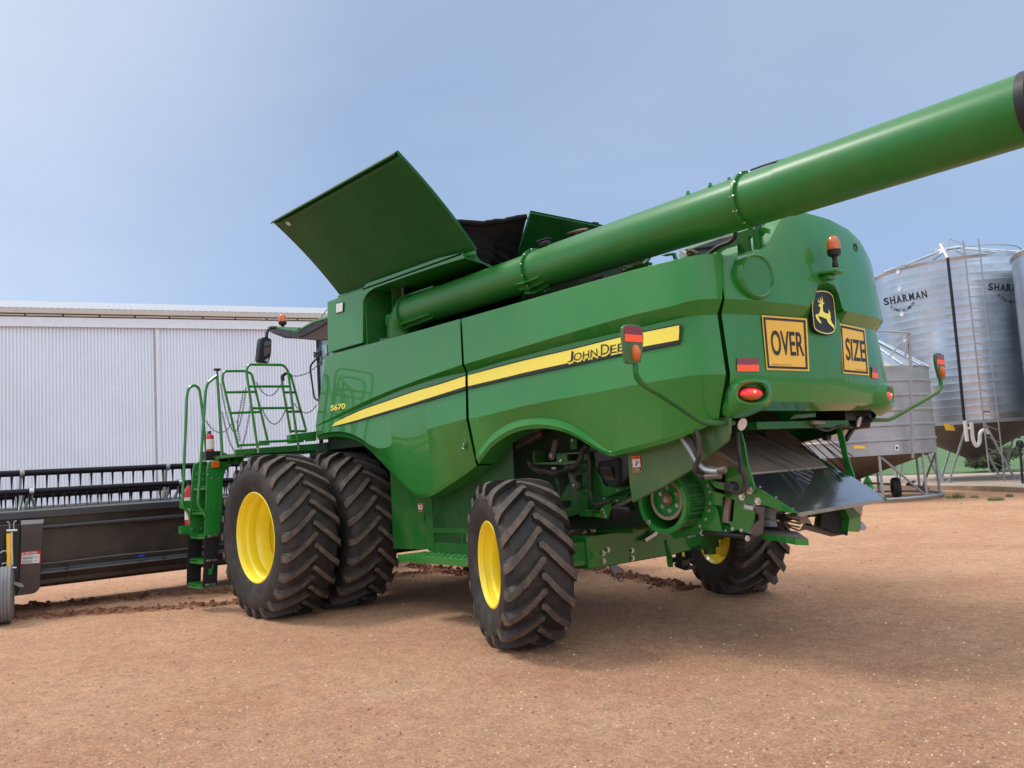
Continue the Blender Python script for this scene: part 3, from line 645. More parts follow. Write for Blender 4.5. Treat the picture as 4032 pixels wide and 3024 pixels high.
for i in range(na):
    a = rad(100)+i*2*math.pi/na; P = lambda a_, z_: BC+np.array([(BR-.04)*math.cos(a_), (BR-.04)*math.sin(a_), z_])
    b = MB(); b.tube([P(a, .08), P(a, bz0-.02)], .042, 8); b.build('post', 'galvd', fb)
    if i % 2 == 0: b = MB(); b.tube([P(a-.02, .1), P(a-2*math.pi/na+.02, bz0-.05)], .035, 6); b.build('brace', 'galvd', fb)
b = MB(); f3 = lambda x, y: oD(z3(x, y), 24.6)
b.tube([f3(405, 668), f3(424, 1375)], .045, 8); b.tube([f3(215, 653), f3(408, 663)], .03, 6); b.tube([f3(288, 805), f3(395, 672)], .025, 6); b.tube([f3(378, 805), f3(402, 675)], .03, 6)
b.build('lid_frame', 'galvd', fb)
b = MB(); rect_on(b, [zs(*p) for p in ((1165, 552), (1260, 552), (1258, 530), (1165, 528))], hb, 0); b.build('notice', 'signy', fb)
b = MB(); rect_on(b, [zs(*p) for p in ((1502, 568), (1535, 568), (1535, 522), (1502, 522))], hb, 0); rect_on(b, [zs(*p) for p in ((1510, 558), (1527, 558), (1527, 535), (1510, 535))], lambda x, y: hb(x, y, .012), 1); b.build('notice', ['white', 'ink'], fb)
wc = oD(zg(445, 925), 26.3); wc[2] = .31
b = MB(); ax_ = (.8, .55, 0); b.lathe(wc, ax_, [(-.10, .18), (-.12, .27), (-.07, .31), (.07, .31), (.12, .27), (.10, .18)], 28); tw = b.build('wheel', 'rubber', fb)
b = MB(); b.lathe(wc, ax_, [(-.09, .18), (-.05, .16), (-.04, .06), (-.07, 0)], 20); b.build('rim', 'galvd', tw)
for A, B in (((0, 880), (380, 900)), ((600, 895), (900, 960)), ((600, 885), (900, 1010)), ((600, 905), (700, 860))): b = MB(); b.tube([oD(zg(*A), 26), oD(zg(*B), 25.6)], .04, 6); b.build('drawbar', 'hopper', fb)
q = oD(zg(55, 850), 29); b = MB(); b.lathe((q[0], q[1], .16), (0, 0, 1), [(0, .17), (.25, .15), (.42, .06), (.50, .06), (.50, 0)], 14); tag(b.build('jug', 'grn2'), 'bright green plastic container on the pad behind the field bin', 'container')

# ================================================================== COMBINE HARVESTER
CH = thing('combine_harvester', (-2, 0, 0), 'large green combine harvester with yellow stripe, dual front wheels and raised tank cover', 'combine')
# plan outline of the body (left side, round the back, right side)
_pc = [(2.0, 1.5), (-2, 1.5), (-4.8, 1.5), (-5.35, 1.5), (-5.68, 1.49), (-5.88, 1.455), (-6.03, 1.385), (-6.12, 1.27), (-6.17, 1.12), (-6.215, .9), (-6.25, .6), (-6.275, .3), (-6.28, 0)]
_pc = _pc+[(x, -y) for x, y in reversed(_pc[:-1])]
_pd = []
for i in range(len(_pc)-1):
    L = np.hypot(_pc[i+1][0]-_pc[i][0], _pc[i+1][1]-_pc[i][1]); k = max(2, int(L/.03))
    P = np.array(_pc, float); T = np.r_[0, np.cumsum(np.linalg.norm(np.diff(P, axis=0), axis=1))]
    for t in np.linspace(T[i], T[i+1], k, endpoint=False): _pd.append(hermite(T, P, t))
_pd.append(np.array(_pc[-1], float)); PD = np.array(_pd); _t = np.gradient(PD, axis=0); _t /= np.linalg.norm(_t, axis=1)[:, None]; PN = np.stack([_t[:, 1], -_t[:, 0]], 1)
PN[PN[:, 1]*np.sign(PD[:, 1]+1e-9) < -.5] *= -1
if PN[5, 1] < 0: PN = -PN
PS = np.r_[0, np.cumsum(np.linalg.norm(np.diff(PD, axis=0), axis=1))]
def hitc(x, y, off=0.):
    Q = PD+PN*off; d = ray(x, y); A = Q[:-1]-CPOS[:2]; E_ = Q[1:]-Q[:-1]; den = d[0]*E_[:, 1]-d[1]*E_[:, 0]; den = np.where(np.abs(den) < 1e-12, 1e-12, den)
    t = (A[:, 0]*E_[:, 1]-A[:, 1]*E_[:, 0])/den; u = (A[:, 0]*d[1]-A[:, 1]*d[0])/den
    ok = (t > 0) & (u >= -1e-6) & (u <= 1+1e-6)
    if not ok.any():
        k = np.argmin(np.where(t > 0, np.abs(u-.5), 1e9)); return CPOS+t[k]*d
    return CPOS+np.min(t[ok])*d
def atS(s, z, off=0.):   # point on body plan curve by arc length
    x, y = np.interp(s, PS, PD[:, 0]), np.interp(s, PS, PD[:, 1]); nx, ny = np.interp(s, PS, PN[:, 0]), np.interp(s, PS, PN[:, 1]); return np.array([x+nx*off, y+ny*off, z])
def s_of(p): return PS[np.argmin((PD[:, 0]-p[0])**2+(PD[:, 1]-p[1])**2)]
def rowfn(pts):
    P = np.array(pts, float); return lambda u: np.array([P[0, 0]+u*(P[-1, 0]-P[0, 0]), hermite(P[:, 0], P[:, 1], P[0, 0]+u*(P[-1, 0]-P[0, 0]))])
def lin(a, b): return lambda u: a+(b-a)*u
def cst(a): return lambda u: a
def panel(rows, n, extra=None, usub=None):
    us = np.linspace(0, 1, n) if usub is None else usub; G = []
    for f, o in rows: G.append([hitc(*f(u), o(u)) for u in us])
    return G
# --- front side panel
A = lambda L, z: [z(*p) for p in L]
F0 = rowfn(A([(225, 845), (262, 826), (500, 762), (760, 690), (1200, 568), (1688, 430)], za))
F1 = rowfn(A([(117, 1597), (300, 1503), (500, 1403), (760, 1282), (1000, 1185), (1240, 1095), (1500, 1003), (1712, 928)], za))
F2 = rowfn(A([(117, 1603), (300, 1530), (600, 1402), (830, 1296), (1050, 1204), (1300, 1118), (1500, 1062), (1750, 1012)], za))
F3 = rowfn(A([(130, 596), (200, 572), (300, 555), (400, 553), (500, 574), (600, 622), (700, 690), (780, 727), (840, 735), (910, 718), (1000, 665), (1100, 612), (1300, 538), (1500, 479), (1757, 410)], zb))
F4 = rowfn(A([(130, 604), (200, 586), (300, 573), (400, 575), (500, 596), (600, 645), (700, 728), (800, 830), (900, 930), (1000, 1040), (1100, 1140), (1200, 1212), (1265, 1232), (1340, 1218), (1500, 1128), (1700, 995), (1856, 878)], zb))
# the front rows start further in, so tie the left edges together
n_ = 72; us = np.linspace(0, 1, n_)
fp = [(F0, cst(.0)), (F1, lin(.012, .055)), (F2, lin(.008, -.03)), (F3, lin(.01, .03)), (F4, lin(-.01, -.10))]
def fmid(fa, fb_, k, o): return (lambda u: fa(u)*(1-k)+fb_(u)*k, o)
G = panel(fp, n_, usub=us)
top = [p+np.array([0, -.05, .005]) for p in G[0]]; bot1 = [p+np.array([0, -.02, -.045]) for p in G[4]]; bot2 = [p+np.array([0, -.22, -.0]) for p in bot1]
b = MB(); b.grid([top]+G+[bot1, bot2]); b.build('front_side_panel', 'green', CH, sharp=14, bevel=.006)
FSP = bpy.data.objects['front_side_panel']
# --- rear side panel
R0 = rowfn([za(1710, 428), za(2212, 285), ze2(300, 967), ze2(650, 880), ze2(790, 853), ze2(925, 849)])
R1 = rowfn([za(1735, 925), zc(200, 413), zc(400, 352), zc(700, 263), zc(1000, 175), zc(1300, 92), zc(1640, 14), ze2(700, 1168), ze2(800, 1154), ze2(925, 1150)])
R2 = rowfn([za(1772, 1010), zc(200, 487), zc(400, 435), zc(700, 355), zc(1000, 285), zc(1220, 235), zc(1500, 168), zc(1720, 118), zc(1880, 94), zc(2044, 84)])
R3 = rowfn([zb(1787, 412), zb(1990, 372), zc(200, 920), zc(500, 853), zc(800, 798), zc(1000, 760), zc(1340, 697), zc(1620, 648), zc(1800, 622), zc(1960, 608), zc(2120, 606)])
R4 = rowfn([zb(1870, 820), zb(1895, 768), zc(0, 1240), zc(50, 1170), zc(100, 1120), zc(200, 1050), zc(300, 1010), zc(400, 990), zc(500, 984), zc(600, 992), zc(700, 1018), zc(800, 1062), zc(900, 1125), zc(1000, 1200), zc(1060, 1248), zc(1110, 1275), zc(1250, 1246), zc(1500, 1180), zc(1700, 1115), zc(1850, 1052), zc(1960, 1005), zc(2060, 960)])
R5 = rowfn([zb(1874, 862), zb(1903, 818), zc(0, 1288), zc(50, 1222), zc(100, 1175), zc(200, 1108), zc(300, 1066), zc(400, 1046), zc(500, 1040), zc(600, 1050), zc(700, 1075), zc(800, 1118), zc(900, 1178), zc(1000, 1240), zc(1060, 1270), zc(1110, 1280), zc(1250, 1250), zc(1500, 1184), zc(1700, 1119), zc(1850, 1056), zc(1960, 1009), zc(2060, 964)])
def fend(a, b_): return lambda u: b_ if u > .56 else a*(1-(u/.56)**3)+b_*(u/.56)**3
rp = [(R0, cst(.0)), (R1, cst(.055)), (R2, cst(-.03)), (R3, lin(.03, .04)), (R4, fend(-.015, -.07)), (R5, fend(.075, -.07))]
us2 = np.linspace(0, 1, 96); G = panel(rp, 96, usub=us2)
def push(r, amt, dz):   # move a row inwards
    o = []
    for i, p in enumerate(r):
        s_ = s_of(p); nx, ny = np.interp(s_, PS, PN[:, 0]), np.interp(s_, PS, PN[:, 1]); o.append(p+np.array([-nx*amt, -ny*amt, dz]))
    return o
top = push(G[0], .05, .006); b1 = push(G[5], .02, -.04); b2 = push(b1, .22, 0)
b = MB(); b.grid([top]+G+[b1, b2]); RSP = b.build('rear_side_panel', 'green', CH, sharp=14, bevel=.006)
bR = b
# seam gap behind the two panels (dark recess)
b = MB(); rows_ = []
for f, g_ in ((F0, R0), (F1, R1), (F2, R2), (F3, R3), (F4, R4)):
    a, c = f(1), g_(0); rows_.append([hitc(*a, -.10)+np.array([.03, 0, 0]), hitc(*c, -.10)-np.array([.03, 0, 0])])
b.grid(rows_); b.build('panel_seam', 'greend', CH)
# latches
for z_, q, par in ((zb, (1738, 680), FSP), (zb, (1912, 612), RSP)):
    c = hitc(*z_(*q), -.045); b = MB(); b.lathe(c, (0, 1, -.12), [(-.01, 0), (-.01, .04), (.014, .05), (.020, .056), (.014, .062), (0, .064)], 20, 0); b.lathe(c+np.array([0, .004, 0]), (0, 1, -.12), [(0, .046), (.004, .044), (.004, 0)], 20, 1); b.box(c+np.array([0, .010, 0]), (.014, .008, .06), 2); b.build('latch', ['green', 'blackp', 'galvd'], par)
# --- stripe decals
def vlerp(fa, fb_, px, oa, ob):
    return lambda x, y: None
def stripe(Tp, Bp, Bb, o, n, name, par, us, uf=None):
    b = MB(); rows_ = []; ks = []
    def row(f1, f2, k): return [hitc(*(f1(u)*(1-k)+f2(u)*k), o(u)) for u in us]
    tb = lambda u: Tp(u)+np.array([0, -5.])*min(1, u*6+.3)
    rows_.append(row(tb, tb, 0)); ks.append(2)
    m_ = 14
    for i in range(m_+1): rows_.append(row(Tp, Bp, i/m_)); ks.append(i % 2)
    ks[-1] = 2; rows_.append(row(Bb, Bb, 0))
    b.grid(rows_, ms=ks[:len(rows_)-1]); return b.build(name, ['yel', 'yel2', 'ink'], par, weld=False)
T1 = rowfn(A([(332, 1556), (600, 1432), (880, 1333), (1200, 1222), (1500, 1134), (1748, 1052)], za)); B1 = rowfn(A([(292, 1603), (500, 1551), (800, 1461), (1100, 1371), (1400, 1276), (1748, 1166)], za)); BB1 = rowfn(A([(280, 1612), (500, 1566), (800, 1481), (1100, 1393), (1400, 1302), (1748, 1196)], za))
stripe(T1, B1, BB1, lambda u: -.004+.006*u+.02, 40, 'stripe', FSP, np.linspace(0, 1, 40))
T2 = rowfn([za(1776, 1046), za(2212, 930), zc(400, 478), zc(800, 385), zc(1220, 280), zc(1715, 178)]); B2 = rowfn([za(1776, 1163), za(2212, 1060), zc(400, 583), zc(800, 495), zc(1220, 400), zc(1708, 307)]); BB2 = rowfn([za(1776, 1190), za(2212, 1090), zc(400, 612), zc(800, 528), zc(1220, 437), zc(1722, 340)])
so_ = lambda u: .012
ST2 = stripe(T2, B2, BB2, so_, 40, 'stripe', RSP, np.linspace(0, 1, 44))
b = MB(); rect_on(b, [zc(1712, 310), zc(1726, 332), zc(1731, 166), zc(1712, 176)], lambda x, y: hitc(x, y, .012), 0); b.build('stripe_edge', 'ink', ST2)
b = MB()
for s_, q in (('J', ((738, 505), (790, 493), (790, 405), (748, 405))), ('OHN', ((793, 492), (1000, 450), (998, 378), (797, 425))), ('D', ((1030, 440), (1100, 425), (1102, 340), (1030, 347))), ('EERE', ((1112, 425), (1372, 370), (1372, 303), (1112, 355)))):
    Q = [zc(*p) for p in q]
    Qs = [(x+3, y+7) for x, y in Q]
    text_on(b, s_, Qs, lambda x, y: hitc(x, y, .016), 1, .03); text_on(b, s_, Q, lambda x, y: hitc(x, y, .020), 0, .0)
b.build('lettering', ['ink', 'yel'], ST2, weld=False)
b = MB(); Q = [za(*p) for p in ((280, 1437), (440, 1408), (442, 1345), (282, 1370))]
text_on(b, 'S670', [(x+1.5, y+1.5) for x, y in Q], lambda x, y: hitc(x, y, .018), 1, .05); text_on(b, 'S670', Q, lambda x, y: hitc(x, y, .022), 0, .03); b.build('lettering', ['yel', 'ink'], FSP, weld=False)
# --- rear hood
s0 = s_of(hitc(*zd(430, 600))); sEnd = PS[-1]-(2.0+5.0)
def zprofile(pts, off, zf=zd):
    q = sorted([(s_of(hitc(*zf(*p), off)), hitc(*zf(*p), off)[2]) for p in pts]); s_ = [a for a, _ in q]; z_ = [c for _, c in q]
    return lambda s: float(np.interp(s, s_, z_))
h1 = zprofile([(425, 212), (600, 220), (800, 235), (1100, 262), (1345, 290), (1385, 112), (1450, 52), (1540, 36), (1620, 70), (1672, 170), (1692, 290), (1725, 345), (1900, 378)], .05)
h2 = zprofile([(352, 378), (600, 382), (830, 390), (1320, 428), (1368, 412), (1384, 150), (1440, 108), (1520, 106), (1590, 160), (1625, 260), (1645, 400), (1690, 482), (1850, 505)], -.02)
h3 = zprofile([(432, 1022), (800, 1028), (1300, 1048), (1900, 1092)], .04)
h4 = zprofile([(800, 1330), (1300, 1335), (1800, 1342)], 0.)
h5 = zprofile([(880, 1430), (1500, 1432), (1880, 1425)], -.12)
# top outline of the hood against the sky, by width position
ty = [1.40, 1.27, 1.12, .98, .82, .72, .62, .55, .48, .38, .25, .08, -.3, -.7, -1.0, -1.18, -1.32, -1.5]; tz = [3.215, 3.22, 3.225, 3.235, 3.27, 3.33, 3.44, 3.53, 3.60, 3.655, 3.69, 3.705, 3.705, 3.675, 3.61, 3.54, 3.47, 3.44]
def h0(s): p = atS(s, 0); return float(np.interp(-p[1], [-y for y in ty], tz))
ss = list(np.linspace(s0, sEnd, 210))
H = []
def hrow(zf, of): return [atS(s, zf(s), of(s) if callable(of) else of) for s in ss]
r0 = hrow(h0, -.035); rm = hrow(lambda s: h0(s)-.10, .0); rr1 = hrow(h1, .05); rr2 = hrow(h2, -.02); rr3 = hrow(h3, .04); rr4 = hrow(h4, -.01); rr5 = hrow(h5, -.13)
rmid = [(a*.5+c*.5) for a, c in zip(rm, rr1)]
def fwd(r, dx, k, dz): return [np.array([p[0]+dx, p[1]*k, p[2]+dz]) for p in r]
rc1 = fwd(r0, .05, .985, .02); rc2 = fwd(r0, .16, .965, .028); rc3 = fwd(r0, 1.0, .95, .02)
b = MB(); b.grid([rc3, rc2, rc1, r0, rm, rmid, rr1, rr2, rr3, rr4, rr5]); HOOD = b.build('rear_hood', 'green', CH, sharp=24, bevel=0)
# bevelled lip line under the crease of hood and seam shadow strip
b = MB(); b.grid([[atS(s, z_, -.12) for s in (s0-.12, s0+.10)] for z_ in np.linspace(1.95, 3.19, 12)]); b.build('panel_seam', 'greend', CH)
# right side panels (same panels mirrored), only seen from elsewhere
q = bR.mirror(); q.v = [(x, y*.985, z) for x, y, z in q.v]; q.build('rear_side_panel', 'green', CH, sharp=14)
b = MB(); G = panel(fp, 30, usub=np.linspace(0, 1, 30)); b.grid(G); b.mirror().build('front_side_panel', 'green', CH, sharp=14)
# emblem
def pl(x, y, X=-6.285):
    p = oX(zd(x, y), X); return oX(zd(x, y), X-.035*min(1, max(0, (2.98-p[2])/.45)))
outl = [(1372, 330), (1375, 200), (1383, 140), (1420, 120), (1490, 113), (1560, 128), (1600, 160), (1615, 200), (1628, 310), (1637, 420), (1637, 520), (1622, 580), (1560, 606), (1490, 596), (1430, 572), (1398, 540), (1384, 440)]
b = MB(); b.prism([pl(*p) for p in spl(outl+[outl[0]], 60)[:-1]], (.07, 0, 0), 0)
cen = np.array([1504, 360.])
def scale_out(k, kk=None): return [cen+(np.array(p)-cen)*k for p in spl(outl+[outl[0]], 60)]
ra, rb = scale_out(.955), scale_out(.915); b.grid([[pl(*p, -6.289) for p in ra], [pl(*p, -6.289) for p in rb]], 1)
def ff(pts, X=-6.2895, m=1): 
    b.add([pl(*p, X) for p in pts], [tuple(range(len(pts)))], m)
for pts in ([(1442, 285), (1452, 270), (1470, 258), (1490, 255), (1510, 250), (1508, 262), (1494, 274), (1490, 300), (1468, 300), (1452, 294)],
            [(1468, 296), (1492, 296), (1496, 345), (1500, 352), (1530, 372), (1555, 372), (1572, 378), (1580, 400), (1578, 440), (1530, 430), (1480, 408), (1452, 400), (1418, 380), (1452, 372), (1462, 340)],
            [(1418, 378), (1450, 376), (1446, 400), (1450, 420), (1474, 465), (1478, 480), (1462, 476), (1430, 440), (1413, 398)],
            [(1532, 428), (1578, 438), (1592, 470), (1616, 508), (1618, 546), (1600, 520), (1556, 480), (1544, 458)],
            [(1556, 372), (1574, 382), (1572, 356), (1550, 320), (1558, 350)],
            [(1476, 258), (1492, 256), (1494, 215), (1478, 172), (1486, 215)], [(1478, 246), (1486, 240), (1470, 210), (1460, 190), (1463, 212)], [(1478, 250), (1484, 242), (1448, 226), (1433, 206), (1440, 228)], [(1478, 256), (1484, 248), (1450, 240), (1430, 240), (1444, 248)]): ff(pts)
b.build('emblem', ['ink', 'yel'], HOOD, weld=False)
# oversize sheets
def hoff(x, y, d=.007):
    z = hitc(x, y, .01)[2]; zz = (2.74, 2.25); return hitc(x, y, float(np.interp(z, (2.25, 2.76), (.04, -.02)))+d)
def sign(quad, word, tq, small):
    b = MB(); f1 = lambda x, y: hoff(x, y, .009); f2 = lambda x, y: hoff(x, y, .013)
    q = [zd(*p) for p in quad]; rect_on(b, q, f1, 0, 10, 8); ring_on(b, q, f2, 1, .035, .075)
    s = b.build('oversize_sign', ['signy', 'ink'], HOOD, weld=False)
    b = MB(); text_on(b, word, [zd(*p) for p in tq], f2, 0, .012); text_on(b, 'RETROREFLECT CLASS 1 PART 1-1993', [zd(*p) for p in small], f2, 0, 0); b.build('lettering', 'ink', s, weld=False)
sign(((882, 985), (1348, 1000), (1320, 426), (827, 388)), 'OVER', ((945, 826), (1294, 836), (1275, 574), (918, 550)), ((942, 932), (1152, 938), (1152, 926), (942, 918)))
sign(((1712, 1022), (1998, 1046), (1952, 540), (1680, 478)), 'SIZE', ((1752, 880), (1964, 900), (1944, 668), (1738, 634)), ((1850, 985), (1968, 996), (1968, 984), (1850, 974)))
# reflective strips on hood
def refl(quad, zf=zd, fn=None, par=HOOD):
    fn = fn or (lambda x, y: hoff(x, y, .012)); b = MB(); q = [zf(*p) for p in quad]; rect_on(b, q, fn, 0, 4, 3, v0=0, v1=.5); rect_on(b, q, fn, 1, 4, 3, v0=.5, v1=1); return b.build('reflector', ['reflo', 'reflr'], par, weld=False)
refl(((560, 1002), (800, 1002), (794, 857), (560, 857))); refl(((2030, 1070), (2097, 1080), (2092, 958), (2030, 950)))
b = MB(); rect_on(b, [zd(*p) for p in ((1500, 1140), (1660, 1148), (1662, 1080), (1498, 1074))], lambda x, y: hitc(x, y, .016), 0); b.build('plate_lamp', 'white', HOOD)
b = MB(); rect_on(b, [zd(*p) for p in ((2062, 905), (2104, 918), (2100, 822), (2060, 810))], lambda x, y: hitc(x, y, .008), 0); text_on(b, 'S394', [zd(*p) for p in ((2066, 880), (2100, 888), (2098, 850), (2064, 842))], lambda x, y: hitc(x, y, .012), 1); b.build('number_plate', ['white', 'ink'], HOOD, weld=False)
# small screw plug
c = hitc(*zd(687, 817), 0); s_ = s_of(c); nn = np.array([np.interp(s_, PS, PN[:, 0]), np.interp(s_, PS, PN[:, 1]), 0]); b = MB(); b.lathe(c, nn, [(0, .022), (.006, .02), (.006, .014), (.001, .013), (.001, 0)], 16); b.build('plug', 'green', HOOD)
# round air cover
c = hitc(*ze2(1118, 1010), 0); s_ = s_of(c); nn = np.array([np.interp(s_, PS, PN[:, 0]), np.interp(s_, PS, PN[:, 1]), 0])
b = MB(); b.lathe(c, nn, [(-.05, .20), (.055, .19), (.075, .182), (.083, .17), (.078, .16), (.070, .155), (.073, .05), (.074, 0)], 48); b.build('round_cover', 'green', HOOD, sharp=50)
# beacon on hood, its bracket, camera eye and moulding
c = oX(ze2(1672, 815), -6.44)
def beacon(c, par, r=.057, stem=.16):
    b = MB(); b.lathe(c, (0, 0, 1), [(-.055, r*.9), (-.04, r*1.02), (-.01, r*1.0), (.05, r*.97), (.085, r*.8), (.105, r*.5), (.112, 0)], 28, ms=[1, 1, 0, 0, 0, 0])
    b.lathe(c, (0, 0, 1), [(-.10, 0), (-.10, r*.35), (-.075, r*.4), (-.058, r*.92), (-.055, r*.9)], 24, 1); b.lathe(c, (0, 0, 1), [(-stem, r*.45), (-stem+.03, r*.45), (-.10, r*.3)], 12, 1)
    return b.build('beacon', ['orange', 'blackp'], par)
beacon(c, HOOD)
cb = oX(ze2(1685, 958), -6.44)
b = MB(); b.prism([cb+np.array(p) for p in ((-.045, .075, 0), (-.045, -.07, 0), (.19, -.10, .0), (.19, .10, .0))], (0, 0, -.03)); b.prism([cb+np.array(p) for p in ((.03, .06, -.03), (.03, -.05, -.03), (.19, -.05, -.03), (.19, .06, -.03))], (0, 0, -.045)); b.build('beacon_bracket', 'green', HOOD, bevel=.01)
c = hitc(*ze2(1603, 815), -.01); b = MB()
for k, (h_, r_) in enumerate(((0, .095), (.018, .085), (.022, .06), (.022, 0))):
    pass
b.lathe(c, (-1, .05, .1), [(0, .095), (.02, .085), (.024, .06), (.022, 0)], 28, sy=.55); b.build('moulding', 'green', HOOD)
c = hitc(*ze2(1806, 811), -.01); b = MB(); b.lathe(c, (-1, -.1, 0), [(0, .045), (.02, .042), (.022, .034), (.012, .03), (.012, 0)], 20); b.build('camera_eye', 'blackp', HOOD)
# tail lamp pods
def outline(pts, n, c=None):
    P = np.array(pts, float); c = P.mean(0) if c is None else np.array(c, float); D = spl(list(P)+[P[0]], 240)[:-1]; A_ = [math.atan2(p[1]-c[1], p[0]-c[0]) for p in D]; o = []
    for a in np.linspace(-math.pi, math.pi, n, endpoint=False):
        k = int(np.argmin([abs((x-a+math.pi) % (2*math.pi)-math.pi) for x in A_])); o.append(D[k])
    return o
pc = (715, 1245)
front = outline([(528, 1275), (530, 1195), (575, 1130), (650, 1104), (760, 1100), (850, 1115), (905, 1150), (920, 1200), (912, 1290), (885, 1335), (830, 1362), (740, 1372), (640, 1362), (560, 1335)], 48, pc)
inner = outline([(560, 1262), (570, 1200), (620, 1150), (720, 1130), (810, 1138), (865, 1175), (882, 1230), (870, 1290), (820, 1330), (720, 1345), (630, 1330), (578, 1300)], 48, pc)
back = outline([(400, 1380), (440, 1200), (520, 1080), (640, 1045), (780, 1045), (900, 1070), (960, 1150), (950, 1290), (900, 1390), (780, 1450), (640, 1500), (450, 1510), (400, 1470)], 48, pc)
P3 = lambda L, o: [hoff(*zd(*p), o) for p in L]
b = MB(); rim = P3(front, .035); rim_in = P3([np.array(pc)+(np.array(p)-np.array(pc))*.93 for p in front], .042)
rec = P3([np.array(pc)+(np.array(p)-np.array(pc))*.80 for p in inner], -.03); bk = P3(back, -.10)
mid = [a*.55+c*.45 for a, c in zip(P3(back, -.02), rim)]
cenp = [sum(rec)/len(rec)]*48
b.grid([bk, mid, rim, rim_in, P3(inner, .026), rec, cenp], close=True); 
def lampmesh():
    l = MB(); c = hoff(*zd(712, 1250), .0); s_ = s_of(c); n_ = np.array([np.interp(s_, PS, PN[:, 0]), np.interp(s_, PS, PN[:, 1]), 0]); n_ /= np.linalg.norm(n_); tt = np.array([n_[1], -n_[0], 0]); up = np.array([0, 0, 1.])
    ey = abs((oP(zd(590, 1250), c, n_)-oP(zd(834, 1250), c, n_))@tt)/2; ez = (oP(zd(712, 1180), c, n_)-oP(zd(712, 1322), c, n_))[2]/2; rows_ = []
    for k in range(7):
        t = k/6*math.pi/2; rows_.append([c+n_*.045*math.sin(t)+tt*ey*math.cos(t)*math.cos(a)+up*ez*math.cos(t)*math.sin(a) for a in np.linspace(0, 2*math.pi, 40, endpoint=False)])
    l.grid(rows_, close=True)
    for i, f in enumerate(l.f):
        zz = sum(l.v[j][2] for j in f)/len(f); l.mi[i] = 0 if zz > c[2]-.18*ez else 1
    l.grid([[c+n_*x+tt*(ey+g_)*math.cos(a)+up*(ez+g_)*math.sin(a) for a in np.linspace(0, 2*math.pi, 40, endpoint=False)] for x, g_ in ((.0, .0), (.006, .008), (-.02, .012))], 2, close=True)
    l.lathe(c+n_*.042+up*ez*.3, n_, [(0, .012), (.006, .010), (.007, 0)], 10, 3)
    return l
lm_ = lampmesh()
POD = b.build('lamp_pod', 'green', HOOD, sharp=50); lm_.build('tail_lamp', ['lampred', 'lampamb', 'ink', 'lamphot'], HOOD)
b.mirror().build('lamp_pod', 'green', HOOD, sharp=50); lm_.mirror().build('tail_lamp', ['lampred', 'lampamb', 'ink', 'lamphot'], HOOD)
# side lamps on arms
def side_lamp(mir):
    X = -6.19; sy = -1 if mir else 1
    bd = [oX(zc(*p), X) for p in ((1225, 195), (1250, 172), (1310, 168), (1370, 178), (1395, 205), (1405, 290), (1398, 380), (1382, 500), (1350, 514), (1280, 512), (1255, 500), (1240, 400), (1228, 290))]
    T = (lambda p: np.array([p[0], -p[1], p[2]])) if mir else (lambda p: np.array(p))
    b = MB(); b.prism([T(p) for p in bd], (.03, 0, 0)); o = b.build('marker_board', 'olive', CH, bevel=.006)
    w = lambda x, y: oX(zc(x, y), X-.004); b = MB(); fn = lambda x, y: T(oX((x, y), X-.004))
    q = [zc(*p) for p in ((1240, 318), (1398, 328), (1388, 198), (1234, 185))]; rect_on(b, q, fn, 0, v0=0, v1=.48); rect_on(b, q, fn, 1, v0=.48, v1=1); b.build('reflector', ['reflo', 'reflr'], o, weld=False)
    b = MB(); c = T(oX(zc(1328, 420), X-.0)); rows_ = []
    for t in np.linspace(0, math.pi/2, 6): rows_.append([c+np.array([-.045*math.sin(t), .036*math.cos(t)*math.cos(a), .060*math.cos(t)*math.sin(a)]) for a in np.linspace(0, 6.283, 24, endpoint=False)])
    b.grid(rows_, close=True); b.build('amber_lamp', 'orange', o)
    pts = [oX(zc(1328, 510), X+.015), oX(zc(1335, 620), X+.015), oX(zc(1385, 685), X+.02), oX(zc(1600, 815), X+.06), oX(zc(1925, 1035), X+.16), oX(zc(2098, 1015), X+.17)]
    pts[-1] = np.array([pts[-2][0], 1.12, pts[-2][2]+.0]); pts[-2][2] -= .0
    b = MB(); b.tube(fillet([T(p) for p in pts], .1, 6), .021, 10); b.build('lamp_arm', 'greend', CH)
side_lamp(False); side_lamp(True)
# work lights under the hood
for mir in (0, 1):
    c = oX(zd(600, 1556), -6.0); c2_ = oX(zd(1883, 1570), -6.0); c = (c+np.array([c2_[0], -c2_[1], c2_[2]]))/2
    if mir: c = c*np.array([1, -1, 1])
    b = MB(); b.lathe(c, (-1, .15*(1 if not mir else -1), -.35), [(0, 0), (.0, .052), (-.012, .06), (-.05, .052), (-.09, .02), (-.09, 0)], 24, ms=[0, 1, 1, 1, 1]); b.box(c+np.array([.06, 0, .09]), (.03, .03, .12), 1); b.build('work_light', ['lens', 'blackp'], CH)

